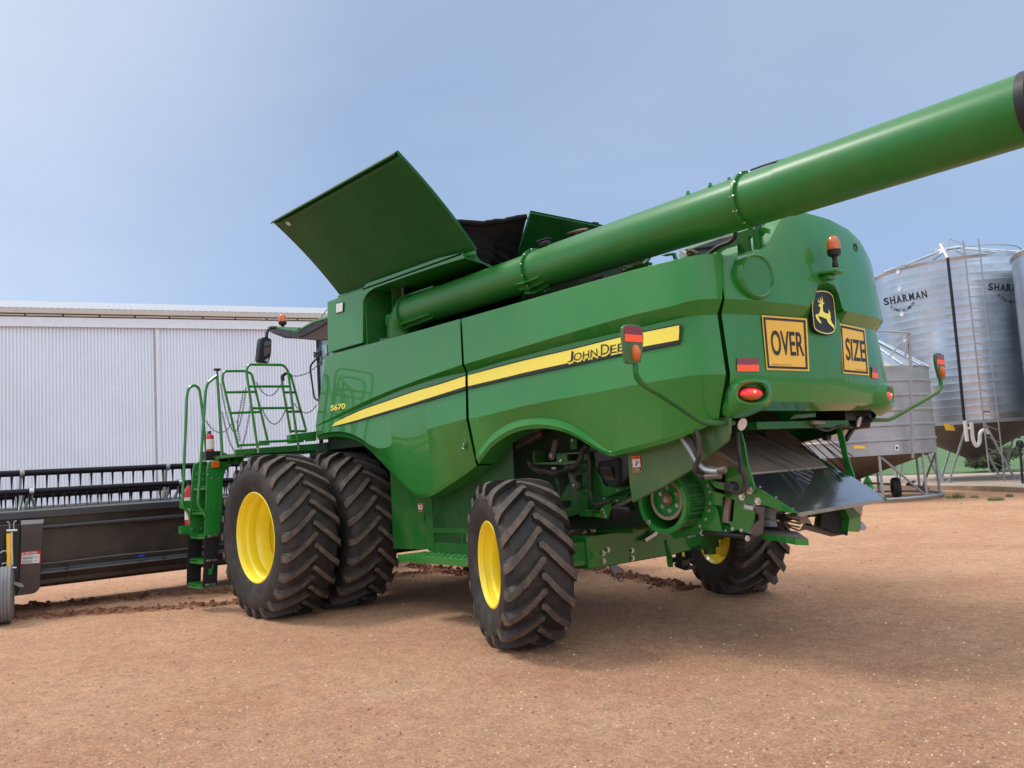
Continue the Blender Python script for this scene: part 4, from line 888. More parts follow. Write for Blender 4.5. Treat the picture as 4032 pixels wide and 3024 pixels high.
# ------------------------------------------------------------------ wheels (local frame: axis y, outer side +y)
def tyre_mesh(R, W, rim, n, dep, lugw, arc, name):
    b = MB(); Rc = R-dep; h = W/2
    pf = [(h*.72, rim-.01), (h*.86, rim+.01), (h*.97, rim+(Rc-rim)*.28), (h*1.02, rim+(Rc-rim)*.52), (h*.99, rim+(Rc-rim)*.76), (h*.91, Rc-.05), (h*.80, Rc-.018), (h*.4, Rc-.003), (0, Rc), (-h*.4, Rc-.003), (-h*.80, Rc-.018), (-h*.91, Rc-.05), (-h*.99, rim+(Rc-rim)*.76), (-h*1.02, rim+(Rc-rim)*.52), (-h*.97, rim+(Rc-rim)*.28), (-h*.86, rim+.01), (-h*.72, rim-.01)]
    b.lathe((0, 0, 0), (0, 1, 0), pf, 96)
    ys = np.array([-.035, .02, .12, .24, .36, .45, .49, .505])*W; rt = np.array([R-.006, R-.001, R, R-.002, R-.010, R-.026, R-.062, R-.15]); rb_ = np.array([Rc-.01]*4+[Rc-.02, Rc-.035, Rc-.075, R-.165])
    ph = np.array([-.02, .0, .22, .46, .68, .84, .91, .95])*arc/R; ph = ph*1.0
    wt = np.array([.55, .92, 1, 1, 1, 1.05, 1.2, 1.25])*lugw/2/R; wb = wt*1.55
    for sd in (1, -1):
        for i in range(n):
            a0 = 2*math.pi*i/n+(math.pi/n if sd < 0 else 0); rows_ = []
            for k in range(8):
                a = a0+ph[k]; q = []
                for da, r in ((-wb[k], rb_[k]), (-wt[k], rt[k]), (wt[k], rt[k]), (wb[k], rb_[k])): q.append((math.cos(a+da)*r, sd*ys[k], math.sin(a+da)*r))
                rows_.append(q)
            o = len(b.v); b.grid(rows_, 0); nf = 7*3
            for k in range(7): b.mi[-nf+k*3+1] = 1
            b.f.append((o, o+1, o+2, o+3)); b.mi.append(0); b.f.append((o+28, o+29, o+30, o+31)); b.mi.append(0)
    me = bpy.data.meshes.new(name); me.from_pydata(b.v, [], b.f); me.materials.append(M['rubber']); me.materials.append(M['lug'])
    for p, i in zip(me.polygons, b.mi): p.material_index = i
    bm = bmesh.new(); bm.from_mesh(me); bmesh.ops.recalc_face_normals(bm, faces=bm.faces)
    for f in bm.faces: f.smooth = True
    for e in bm.edges:
        if len(e.link_faces) == 2 and e.calc_face_angle(0) > .6: e.smooth = False
    bm.to_mesh(me); bm.free(); return me
def rim_mesh(R, W, name, deep):
    b = MB(); h = W/2
    b.lathe((0, 0, 0), (0, 1, 0), [(h*.74, R-.035), (h*.78, R-.012), (h*.80, R+.006), (h*.86, R+.008), (h*.875, R-.003), (h*.86, R-.014), (h*.78, R-.026), (h*.66, R-.03), (h*.56, R-.034), (h*.50, R-.055), (h*.36, R-.062), (h*.28, R-.052), (h*.2, R-.05), (h*.05, R-.085), (-h*.25, R-.09), (-h*.35, R-.055), (-h*.7, R-.035), (-h*.8, R-.012), (-h*.86, R+.006), (-h*.88, R-.003)], 64)
    me = bpy.data.meshes.new(name); me.from_pydata(b.v, [], b.f); me.materials.append(M['yellow']); return me, b
def smooth_me(me, ang=.6):
    bm = bmesh.new(); bm.from_mesh(me); bmesh.ops.recalc_face_normals(bm, faces=bm.faces)
    for f in bm.faces: f.smooth = True
    for e in bm.edges:
        if len(e.link_faces) == 2 and e.calc_face_angle(0) > ang: e.smooth = False
    bm.to_mesh(me); bm.free(); return me
def disc_mesh(R, W, y0, name):
    b = MB(); b.lathe((0, 0, 0), (0, 1, 0), [(y0-.03, R-.07), (y0, R-.075), (y0+.01, R-.12), (y0-.02, R-.2), (y0-.06, .22), (y0-.06, .16), (y0-.02, .15), (y0-.02, 0)], 48)
    for i in range(10): a = i*.628; b.lathe((.185*math.cos(a), y0-.06, .185*math.sin(a)), (0, 1, 0), [(0, .016), (.03, .014), (.03, 0)], 6)
    me = bpy.data.meshes.new(name); me.from_pydata(b.v, [], b.f); me.materials.append(M['yellow']); return smooth_me(me)
def wheelset(R, W, rim, n, dep, lugw, arc, y0):
    return tyre_mesh(R, W, rim, n, dep, lugw, arc, 'tyre'), smooth_me(rim_mesh(rim, W, 'rim', 1)[0]), disc_mesh(rim, W, y0, 'wheel')
WF = wheelset(1.0, .71, .545, 24, .055, .070, .30, -.22); WR = wheelset(.775, .64, .395, 18, .058, .080, .34, -.16)
def put_wheel(ms, loc, rz, mir, roll, name):
    o = bpy.data.objects.new(name, ms[2]); COL.objects.link(o); o.parent = CH; o.matrix_parent_inverse = WM[CH.name].inverted()
    o.location = loc; o.rotation_euler = (0, 0, rz); o.scale = (1, -1 if mir else 1, 1)
    for nm, me in (('tyre', ms[0]), ('rim', ms[1])):
        c = bpy.data.objects.new(nm, me); COL.objects.link(c); c.parent = o; c.rotation_euler = (0, roll, 0)
    return o
RZF = .96
for y_, rl in ((2.205, .03), (1.35, .15)):
    put_wheel(WF, (0, y_, RZF), 0, False, rl, 'front_wheel'); put_wheel(WF, (0, -y_, RZF), 0, True, rl, 'front_wheel')
for sd in (1, -1):
    b = MB(); b.lathe((0, sd*1.50, RZF), (0, sd, 0), [(.02, .55), (.12, .565), (.34, .565), (.46, .55)], 40); b.build('dual_spacer', 'blackp', CH)  # black drum added to darken the gap between the duals
ST = rad(-23.36)
put_wheel(WR, (-3.894, 1.653, .748), ST, False, .1, 'rear_wheel'); put_wheel(WR, (-3.834, -1.80, .748), ST, True, .05, 'rear_wheel')
# fine white moulding line round the near rear tyre
# ------------------------------------------------------------------ body core and frames
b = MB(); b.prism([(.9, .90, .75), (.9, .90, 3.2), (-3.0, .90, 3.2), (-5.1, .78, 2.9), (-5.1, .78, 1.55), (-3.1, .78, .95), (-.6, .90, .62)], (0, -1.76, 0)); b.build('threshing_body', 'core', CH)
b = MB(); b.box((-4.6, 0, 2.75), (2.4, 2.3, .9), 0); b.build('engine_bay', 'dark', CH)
# final drive and front axle
b = MB(); b.tube([(0, -2.1, RZF), (0, 2.1, RZF)], .14, 16); b.box((0, 0, RZF), (.5, 1.9, .5)); b.build('front_axle', 'greend', CH)
# rear axle beam
b = MB()
q = [oX(zr(*p), -3.74) for p in ((800, 838), (1362, 792))]
b.box((-3.86, 0, .745), (.24, 1.62, .33)); b.box((-3.86, .84, .74), (.18, .42, .24)); b.box((-3.86, -.84, .74), (.18, .42, .24)); 
b.build('rear_axle', 'green', CH, bevel=.012)
RA = bpy.data.objects['rear_axle']
bolts(RA, [(-3.985, .60, .72), (-3.985, .60, .64), (-3.985, .53, .745), (-3.985, .17, .70), (-3.985, .17, .62), (-3.955, .75, .69), (-3.955, .75, .79)], (-1, 0, 0), .02, .02)
for sd in (1, -1):
    b = MB(); b.box((-3.86, sd*1.2, .745), (.16, .36, .34)); b.tube([(-3.86, sd*1.3, .50), (-3.86, sd*1.3, 1.02)], .07, 14); c_ = np.array([-3.864, sd*1.722, .745]); d_ = np.array([-math.sin(ST), math.cos(ST), 0])*sd; b.tube([(-3.86, sd*1.3, .745), c_-d_*.12], .11, 14); b.tube([(-3.72, sd*1.25, .70), (-3.70, sd*.2, .70)], .028, 8); b.build('steering_knuckle', 'greend', CH)
# lower side: sheet, perforated screen, step plate (seen between the wheels)
Ys = 1.18
b = MB(); w = lambda p, Y=Ys: oY(p, Y)
b.prism([(-1.0, Ys, .72), (-1.0, Ys, 2.1), (-1.83, Ys, 2.1), (-1.83, Ys, .74)], (0, -.02, 0)); b.prism([(-3.4, Ys, .70), (-3.4, Ys, .82), (-1.8, Ys, .82), (-1.8, Ys, .70)], (0, -.03, 0)); b.prism([(-3.4, Ys+.003, .935), (-3.4, Ys+.003, .99), (-1.8, Ys+.003, .99), (-1.8, Ys+.003, .935)], (0, -.03, 0))
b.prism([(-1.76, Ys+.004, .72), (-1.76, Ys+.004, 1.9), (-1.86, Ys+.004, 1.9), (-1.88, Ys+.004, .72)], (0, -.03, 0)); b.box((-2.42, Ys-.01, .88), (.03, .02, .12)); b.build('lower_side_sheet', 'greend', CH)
LS = bpy.data.objects['lower_side_sheet']
b = MB(); b.add([(-1.84, Ys-.008, .8), (-3.35, Ys-.008, .8), (-3.35, Ys-.008, 1.9), (-1.84, Ys-.008, 1.9)], [(0, 1, 2, 3)]); b.build('perforated_screen', 'perf', CH)
b = MB(); b.lathe((-2.15, .98, 1.15), (0, 1, 0), [(0, .26), (.07, .26), (.07, .22), (.03, .2), (.03, .07), (.08, .06), (.08, 0)], 36); b.lathe((-2.75, .98, 1.45), (0, 1, 0), [(0, .16), (.05, .16), (.05, 0)], 24); b.build('belt_pulley', 'greend', CH)
b = MB(); b.box((-2.45, 1.38, .70), (1.5, .36, .035)); b.box((-2.45, 1.565, .685), (1.5, .012, .075)); 
for i in range(14):
    for j in range(3): b.box((-1.8-.1*i, 1.28+.1*j, .7205), (.055, .03, .006))
b.build('service_step', 'green', CH, bevel=.003)
warn_label([zq(465, 552), zq(548, 550), zq(540, 385), zq(448, 385)], lambda x, y, o=.002: oY((x, y), Ys+o), LS)
b = MB(); b.tube(catenary(oY(zq(570, 575), Ys+.01), oY(zq(578, 728), Ys+.01), .0), .004, 5); b.build('cable', 'hose', LS)
# inner side structure seen through the rear wheel arch
Yi = .82
m_ = lambda x, y, Y=Yi: oY(zm(x, y), Y)
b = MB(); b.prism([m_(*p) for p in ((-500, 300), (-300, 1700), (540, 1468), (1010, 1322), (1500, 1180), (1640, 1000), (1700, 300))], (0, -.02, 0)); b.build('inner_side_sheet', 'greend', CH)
IS = bpy.data.objects['inner_side_sheet']
b = MB(); pm = lambda pts, Y, t, m=0: b.prism([m_(*p, Y) for p in pts], (0, t, 0), m)
pm(((888, 480), (975, 470), (968, 1330), (888, 1330)), .90, -.08); pm(((845, 1330), (1000, 1325), (1010, 1420), (848, 1415)), .98, -.14); pm(((920, 1010), (980, 1005), (985, 1075), (920, 1080)), .93, -.03); pm(((845, 1010), (915, 1010), (915, 1080), (845, 1075)), .92, -.03)
b.build('frame_post', 'greend', CH, bevel=.004)
b = MB(); pm(((180, 640), (880, 600), (880, 632), (640, 662), (180, 655)), 1.05, -.22); pm(((512, 500), (880, 480), (880, 505), (515, 518)), 1.0, -.18); pm(((522, 520), (670, 515), (680, 655), (525, 650)), 1.02, -.02); pm(((712, 290), (812, 280), (815, 435), (715, 440)), .92, -.02); pm(((170, 470), (205, 460), (215, 640), (178, 645)), .98, -.14); b.build('frame_rail', 'greend', CH)
for p0, p1, r_ in (((500, 300), (455, 535), .028), ((655, 670), (785, 965), .03)):
    b = MB(); A_, B_ = m_(*p0, .99), m_(*p1, .99); b.prism([A_+np.array([.03, 0, 0]), A_-np.array([.03, 0, 0]), B_-np.array([.035, 0, 0]), B_+np.array([.035, 0, 0])], (0, -.02, 0)); b.lathe(B_, (0, 1, 0), [(-.04, .045), (.008, .045), (.008, .028), (0, .026), (0, 0)], 18); b.build('sieve_arm', 'hopper', CH, bevel=.003)
bolts(CH, [m_(450, 530, 1.0), m_(775, 965, 1.0), m_(755, 305, .925), m_(590, 610, 1.03), m_(470, 728, 1.0), m_(498, 726, 1.0), m_(1415, 1040, .88), m_(1210, 1162, .92), m_(1392, 1187, .92), m_(1180, 1320, 1.0), m_(1200, 1362, 1.0), m_(1222, 1415, 1.0)], (0, 1, 0), .014, .014)
b = MB(); b.lathe(m_(845, 930, .84), (0, 1, 0), [(0, .085), (.005, .08), (.005, 0)], 20, sy=.6); b.build('access_hole', 'dark', IS); b = MB(); b.prism([m_(*p, .838) for p in ((600, 1190), (700, 1180), (712, 1260), (640, 1290), (588, 1260))], (0, .004, 0)); b.build('access_hole', 'dark', IS); b = MB(); b.lathe(m_(460, 500, .85), (0, 1, 0), [(0, .09), (.005, .085), (.005, 0)], 20, sy=.5); b.build('access_hole', 'dark', IS)  # flat dark plates stand in for the shade inside the holes
b = MB(); b.tube([m_(490, 800, .9), m_(555, 965, .9)], .018, 6); b.tube([m_(555, 965, .9), m_(565, 1100, .9), m_(590, 1200, .86)], .006, 5); b.build('linkage_rod', 'greend', CH)
def hose(name, pts, r, par=CH, key='hose', n=24): bb = MB(); bb.tube(spl(pts, n), r, 8); return bb.build(name, key, par)
hose('wiring_loom', [m_(*p, 1.06) for p in ((120, 620), (170, 700), (230, 745), (350, 755), (470, 790), (600, 760), (690, 720), (790, 680), (860, 590), (910, 440), (980, 380))], .026)
hose('wiring_loom', [m_(*p, 1.04) for p in ((160, 700), (260, 780), (420, 770), (520, 750), (560, 770), (650, 740))], .015)
hose('hose', [m_(*p, 1.0) for p in ((960, 430), (1000, 600), (1010, 850), (1015, 1100), (1060, 1230), (1180, 1230), (1310, 1190))], .017)
hose('cable', [m_(*p, 1.0) for p in ((720, 720), (850, 770), (960, 880), (1010, 1000), (1050, 1180))], .006)
for p in (((0, 200), (150, 190), (300, 160)), ((-40, 300), (150, 270), (330, 200)), ((-40, 400), (100, 330), (300, 220))): hose('feed_hose', [m_(*k, 1.0) for k in p], .035, key='hose', n=10)
# black elbow duct with opening
b = MB(); o1 = [m_(*p, 1.03) for p in ((1055, 450), (1560, 440), (1560, 830), (1455, 960), (1410, 992), (1250, 975), (1200, 920), (1130, 770), (1080, 700))]; 
hole = [m_(*p, 1.035) for p in ((1150, 625), (1330, 600), (1420, 565), (1445, 580), (1450, 900), (1445, 960), (1410, 985), (1270, 962), (1150, 770))]
b.prism(o1, (0, -.22, 0)); DU = b.build('grain_duct', 'blackp', CH, bevel=.015)
b = MB(); rin = [p+np.array([0, -.14, 0]) for p in hole]; cc_ = sum(np.array(p) for p in hole)/len(hole); ho = [cc_+(np.array(p)-cc_)*1.06+np.array([0, -.004, 0]) for p in hole]
b.grid([ho+[ho[0]], [p+np.array([0, .02, 0]) for p in hole]+[hole[0]+np.array([0, .02, 0])]], 1); b.add([p+np.array([0, .004, 0]) for p in hole], [tuple(range(len(hole)))], 0)
b.grid([[m_(1215+150*t, 880-0*t, 1.04)+np.array([0, .05*math.sin(a), 0])+np.array([0, 0, .12*math.sin(a)]) for a in np.linspace(0, 3.1, 9)] for t in (0, 1)], 2); b.build('duct_mouth', ['dark', 'blackp', 'hopper'], DU)
b = MB(); pm(((1145, 780), (1180, 1100), (1240, 1130), (1600, 1000), (1600, 900), (1250, 985), (1200, 950)), .88, -.02); pm(((1150, 1300), (1305, 1205), (1300, 1330), (1250, 1455), (1065, 1415), (1090, 1370), (1140, 1370)), 1.0, -.02); b.build('support_plate', 'green', CH, bevel=.003)
b = MB(); q0, q1 = m_(1330, 1300, 1.06), m_(1640, 1130, 1.06); b.tube([q0, q1], .022, 4); b.build('actuator_rod', 'steel', CH)
b = MB(); q0, q1 = m_(1300, 1300, 1.03), m_(1560, 1290, 1.03); dz = q1-q0; b.prism([m_(*p, 1.08) for p in ((1290, 1270), (1400, 1260), (1560, 1270), (1560, 1370), (1370, 1485), (1310, 1440))], (0, -.1, 0)); b.build('actuator_motor', 'blackp', CH, bevel=.03, bseg=3)
# dusty green side shield under the rear panel
b = MB(); n_Y = 1.24
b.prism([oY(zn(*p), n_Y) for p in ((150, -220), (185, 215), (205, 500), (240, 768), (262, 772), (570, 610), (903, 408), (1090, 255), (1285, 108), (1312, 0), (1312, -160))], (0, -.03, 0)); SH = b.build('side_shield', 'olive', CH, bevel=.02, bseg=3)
warn_label([zn(255, 447), zn(352, 436), zn(330, 260), zn(236, 266)], lambda x, y, o=.002: oY((x, y), n_Y+.004+o), SH)
hose('hose', [oY(zn(*p), 1.34) for p in ((762, 30), (880, 210), (960, 340), (1040, 410), (1120, 430), (1180, 432))], .021, key='galvd')
hose('hose', [oY(zn(*p), 1.33) for p in ((800, 0), (900, 110), (945, 250), (940, 420), (970, 470), (1030, 488), (1080, 488))], .021)
hose('hose', [oY(zn(*p), 1.36) for p in ((945, -20), (985, 110), (980, 230), (955, 340), (935, 440))], .021)
b = MB(); b.tube([oY(zn(1050, 488), 1.33), oY(zn(1205, 478), 1.33)], .026, 8); b.tube([oY(zn(1150, 430), 1.33), oY(zn(1262, 410), 1.33)], .026, 8); b.tube([oY(zn(1045, 395), 1.3), oY(zn(1140, 400), 1.3)], .02, 8); b.build('hose_coupling', 'hopper', CH)
# ------------------------------------------------------------------ straw chopper
YC = 1.05
dc = oY(zn(585, 770), YC); rD = .262
b = MB(); b.lathe(dc, (0, 1, 0), [(-.42, rD), (-.03, rD)], 48, 0); b.build('chopper_drum', 'perf', CH)
b = MB(); b.lathe(dc, (0, 1, 0), [(-.44, rD-.006), (-.44, rD-.02), (-.02, rD-.02), (-.02, rD-.035), (.018, rD-.035), (.018, rD+.006), (-.035, rD+.006)], 48); b.build('drum_ring', 'green', CH)
b = MB(); b.lathe(dc+np.array([0, -.40, 0]), (0, 1, 0), [(0, rD), (0, 0)], 32); b.build('drum_back', 'greend', CH)
pcn = oY(zn(610, 740), YC-.03); pcn = np.array(pcn)
b = MB(); b.lathe(pcn, (0, 1, 0), [(-.14, .18), (-.03, .18), (-.01, .178), (-.01, .148), (-.045, .14), (-.045, .06), (-.02, .055), (-.015, .035), (0, .03), (0, 0)], 44, ms=[1, 1, 1, 0, 0, 0, 2, 1, 1, 1]); PU = b.build('pulley', ['green', 'brown', 'clod'], CH, sharp=30)
bolts(PU, [pcn+np.array([.10*math.cos(a), -.045, .10*math.sin(a)]) for a in (.5, 1.5, 2.6, 3.7, 4.7, 5.6)]+[pcn], (0, 1, 0), .013, .014)
# side plate behind drum and tailboard cheek
n2 = lambda x, y, Y=1.0: oY(zn(x, y), Y)
for mir in (0, 1):
    b = MB(); P_ = lambda L, Y, t: b.prism([n2(*p, Y) for p in L], (0, t, 0))
    P_(((780, 450), (1010, 440), (1110, 620), (1115, 800), (1160, 820), (1225, 1105), (1010, 1100), (700, 1175), (640, 1080), (840, 1050), (1000, 930), (1050, 750), (1000, 560)), .84, -.02)
    P_(((1225, 700), (1150, 820), (1225, 1108), (1390, 1075), (1310, 1040), (1225, 990)), .77, -.02)
    P_(((1115, 640), (1260, 690), (1250, 700), (1215, 720), (1215, 805), (1112, 800)), .87, -.02)
    P_(((1075, 520), (1255, 560), (1255, 640), (1150, 610)), .86, -.02)
    (b.mirror() if mir else b).build('chopper_side_plate', 'green', CH, bevel=.003)
    b = MB(); P_(((1270, 385), (1330, 385), (1452, 480), (1560, 585), (1760, 700), (1960, 830), (2058, 890), (1910, 880), (1700, 805), (1595, 800), (1545, 1110), (1440, 1090), (1312, 1040), (1300, 975), (1338, 975), (1360, 745), (1265, 705), (1252, 640)), .80, -.02)
    if mir: b.v = [(x, y*.88, z) for x, y, z in b.v]
    (b.mirror() if mir else b).build('tailboard_cheek', 'green', CH, bevel=.003)
    b = MB(); P_(((1262, 700), (1310, 720), (1285, 965), (1305, 1000), (1222, 985)), .79, -.03); (b.mirror() if mir else b).build('worn_guide', 'brown', CH)
    b = MB(); # strut
    L = [(1355, -60), (1425, -20), (1468, 130), (1500, 330), (1575, 590), (1582, 640), (1560, 675), (1525, 680), (1500, 655), (1502, 600), (1455, 420), (1410, 200)]
    P_(L, .825, -.02); SRT = (b.mirror() if mir else b).build('tailboard_strut', 'green', CH, bevel=.004)
CK = bpy.data.objects['tailboard_cheek']
bolts(CK, [n2(1443, 708, .802), n2(1617, 757, .802)], (0, 1, 0), .022, .018); bolts(CH, [n2(1527, 636, .827)], (0, 1, 0), .024, .02)
bolts(CH, [n2(*p, .845) for p in ((1062, 587), (1088, 652), (1090, 778), (1078, 858), (1038, 953), (977, 1028), (1178, 570))], (0, 1, 0), .013, .012)
bolts(CK, [n2(*p, .802) for p in ((1260, 1078), (1342, 1058), (1438, 1074))], (0, 1, 0), .011, .012); bolts(CH, [n2(428, 985, 1.07), n2(1010, 1103, .86), n2(1503, 1160, .9)], (0, 1, 0), .017, .014)
hose('hose', [n2(*p, .98) for p in ((1390, 10), (1405, 200), (1440, 400), (1478, 500), (1478, 600), (1430, 655), (1350, 655), (1310, 620))], .02)
b = MB(); b.lathe(n2(1325, 610, .93), (0, 1, 0), [(-.04, .05), (.03, .05), (.05, .03), (.05, 0)], 16); b.build('connector', 'blackp', CH)
b = MB(); fnp = lambda x, y, o=0: oY(zn(x, y), .804+o); rect_on(b, [(1458, 838), (1566, 862), (1584, 795), (1464, 768)], fnp, 0); rect_on(b, [(1468, 818), (1565, 840), (1568, 822), (1470, 800)], lambda x, y: fnp(x, y, .003), 1); rect_on(b, [(1466, 830), (1562, 853), (1564, 845), (1467, 823)], lambda x, y: fnp(x, y, .003), 1); rect_on(b, [(1470, 785), (1560, 806), (1566, 797), (1472, 774)], lambda x, y: fnp(x, y, .003), 2); b.build('rating_plate', ['galvd', 'white', 'blackp'], CK, weld=False)
# worn end plate
b = MB(); b.prism([oX(zt(*p), -6.13) for p in ((265, 575), (300, 525), (415, 545), (385, 930), (260, 940), (200, 925), (235, 830), (355, 720), (350, 670))], (.02, 0, 0)); b.build('wear_plate', 'wornp', CH)
# tailboard top plates
E0, E1 = np.array([-6.33, .735, 1.137]), np.array([-6.33, -.705, 1.145]); U0, U1 = np.array([-5.80, .62, 1.476]), np.array([-5.80, -.62, 1.48]); V0, V1 = np.array([-5.93, .80, 1.40]), np.array([-5.93, -.80, 1.40])
nn = np.cross(E0-U0, U1-U0); nn /= np.linalg.norm(nn); nn = nn if nn[2] > 0 else -nn
def tp(p, off=0): return oP(p, U0+nn*off, nn)
quad = [tp(zs(*p)) for p in ((318, 748), (345, 845), (712, 1078), (1395, 965), (1415, 948), (1385, 925), (1135, 770), (945, 690))]
b = MB(); b.prism(quad, -nn*.008); TB = b.build('tailboard', 'plate', CH, bevel=.002)
b = MB(); e0, e1 = tp(zs(715, 1080)), tp(zs(1412, 962)); e1 = tp(zs(1410, 962)); b.prism([e0+nn*.002, e1+nn*.002, e1+np.array([-.004, 0, -.028]), e0+np.array([-.004, 0, -.028])], (.02, 0, 0)); b.build('tailboard_edge', 'brown', TB)
bolts(TB, [tp(zs(*p), .0) for p in ((400, 862), (530, 948), (668, 1042), (1085, 745), (1258, 850), (1385, 925), (1040, 885), (735, 715))], nn, .009, .006)
# curved brown chute sheet above
b = MB(); rows_ = []
for t in np.linspace(0, 1, 9):
    x_ = -5.83+.98*t; z_ = 1.470+.41*t**.9+.05*t*t; rows_.append([(x_, yy_, z_) for yy_ in np.linspace(.68+.06*t, -.64-.1*t, 8)])
b.grid([[(p[0]-.01, p[1], p[2]-.05) for p in rows_[0]]]+rows_); b.build('straw_chute', 'brown', CH)
for sd in (1, -1):
  b = MB(); b.prism([(-5.80, sd*.64, 1.45), (-5.75, sd*.66, 1.52), (-5.2, sd*.78, 1.95), (-4.9, sd*.8, 1.9), (-4.9, sd*.8, 1.5)], (0, -sd*.015, 0)); b.build('chute_cheek', 'brown', CH)
# tine rods
for k, (a, c) in enumerate((((385, 400), (880, 645)), ((270, 395), (865, 680)), ((250, 430), (850, 718)), ((240, 470), (832, 748)), ((150, 500), (822, 782)), ((160, 485), (808, 812)), ((290, 605), (798, 837)), ((640, 390), (1075, 820)), ((620, 450), (1083, 780)), ((700, 400), (1090, 752)), ((755, 370), (1118, 718)), ((745, 385), (1125, 690)), ((800, 360), (1140, 660)), ((840, 390), (1157, 617)))):
    b = MB(); yL = [.42, .34, .28, .22, .16, .10, .02][k % 7]; 
    P1 = tp(zs(*c), .05+.02*(k % 3)); P0 = oX(zs(*a), -5.15 if k < 7 else -5.3); b.tube([P0, P1], .005, 6); b.build('tine_rod', 'galvd' if k < 7 else 'blackp', CH)
# lower vanes and spreader box
t_ = lambda x, y, X: oX(zt(x, y), X)
b = MB(); b.prism([oZ(zt(*p), .98) for p in ((270, 945), (370, 925), (1043, 1005), (880, 895), (700, 870), (395, 808))], (0, 0, -.012), 1); b.prism([oZ(zt(*p), .98) for p in ((365, 925), (640, 960), (850, 1003), (1043, 1007), (1043, 1003), (850, 998), (640, 955), (368, 920))], (0, 0, -.045), 0); b.build('spreader_floor', ['green', 'hopper'], CH)
b = MB(); b.tube([t_(500, 560, -5.85), t_(500, 830, -5.85)], .07, 18); b.build('spreader_post', 'galvd', CH)
b = MB(); b.prism([t_(*p, -5.92) for p in ((590, 610), (700, 640), (690, 860), (600, 840), (580, 700))], (.05, 0, 0)); b.build('bearing_block', 'blackp', CH)
for a, c in (((720, 690), (930, 735)), ((700, 735), (925, 785)), ((700, 790), (918, 835)), ((740, 820), (920, 885)), ((700, 650), (940, 685)), ((410, 705), (610, 740))):
    b = MB(); b.tube([t_(*a, -5.9), t_(*c, -6.15)], .008, 6); b.build('finger_rod', 'brown', CH)
b = MB(); b.prism([t_(*p, -6.0) for p in ((730, 650), (1035, 670), (1040, 700), (1085, 760), (1100, 822), (920, 775))], (.01, 0, 0)); b.build('fan_blade', 'brown', CH)
b = MB(); b.prism([t_(*p, -5.9) for p in ((1180, 600), (1245, 590), (1220, 800), (1160, 830))], (.02, 0, 0)); b.build('vane_bracket', 'greend', CH)
b = MB(); b.prism([t_(*p, -6.05) for p in ((1240, 595), (1525, 550), (1590, 600), (1640, 715), (1612, 955), (1380, 880), (1215, 825))], (.012, 0, 0)); b.build('deflector_vane', 'dark', CH)
b = MB(); b.prism([t_(*p, -6.12) for p in ((1640, 715), (1808, 678), (1785, 905), (1618, 892))], (.35, -.02, .01)); b.build('vane_box', 'green', CH)
b = MB(); b.prism([t_(*p, -6.12) for p in ((1530, 548), (1665, 538), (1808, 672), (1640, 718), (1592, 600))], (.3, 0, .01)); b.build('vane_top', 'greend', CH)
b = MB(); b.prism([t_(*p, -6.0) for p in ((925, 885), (1020, 870), (1380, 968), (1590, 935), (1220, 828), (1000, 770))], (.01, 0, 0)); b.build('lower_vane', 'wornp', CH)
b = MB(); b.prism([t_(*p, -5.9) for p in ((1810, 740), (1890, 830), (1865, 880), (1795, 868))], (.05, 0, 0)); b.build('spinner_blade', 'galvd', CH)
b = MB(); b.prism([t_(*p, -5.95) for p in ((1690, 520), (1900, 485), (1835, 530), (1815, 670), (1700, 560))], (.02, 0, 0)); b.build('vane_bracket', 'brown', CH)
b = MB(); b.prism([(-5.15, .78, 1.0), (-5.15, -.78, 1.0), (-5.15, -.78, 1.55), (-5.15, .78, 1.55)], (.1, 0, 0)); b.prism([(-5.6, .78, .99), (-5.6, -.6, .99), (-4.9, -.6, .99), (-4.9, .78, .99)], (0, 0, .02)); b.build('chopper_back', 'dark', CH)
# under hood cross beam and clutter
b = MB(); b.box((-5.95, 0, 1.86), (.1, 1.5, .06)); b.build('hood_cross_beam', 'greend', CH); b = MB(); b.box((-5.2, 0, 2.25), (1.5, 2.1, .02)); b.build('hood_floor', 'dark', CH)
hose('cable', [(-6.02, -.1, 1.84), (-6.0, -.35, 1.80), (-6.0, -.6, 1.84), (-6.0, -.8, 1.82)], .012); b = MB(); b.tube([(-6.05, -.02, 1.875), (-6.05, -.22, 1.87)], .018, 8); b.build('connector', 'brown', CH)
b = MB(); h0_ = oX(zs(1160, 385), -5.9); h1_ = oX(zs(1100, 480), -5.9); b.tube([h0_, h1_], .025, 8); b.build('grip', 'blackp', CH)
b = MB(); h0_ = oX(zs(925, 462), -5.85); h1_ = oX(zs(960, 462), -5.85); b.tube([h0_, h1_], .03, 8); b.build('grip', 'blackp', CH)
b = MB(); b.tube([(-5.75, -.72, 1.9), (-5.9, -1.0, 1.86), (-6.0, -1.12, 1.87)], .06, 8); b.box((-5.85, -.95, 1.95), (.3, .5, .12)); b.build('lamp_bracket', 'blackp', CH)
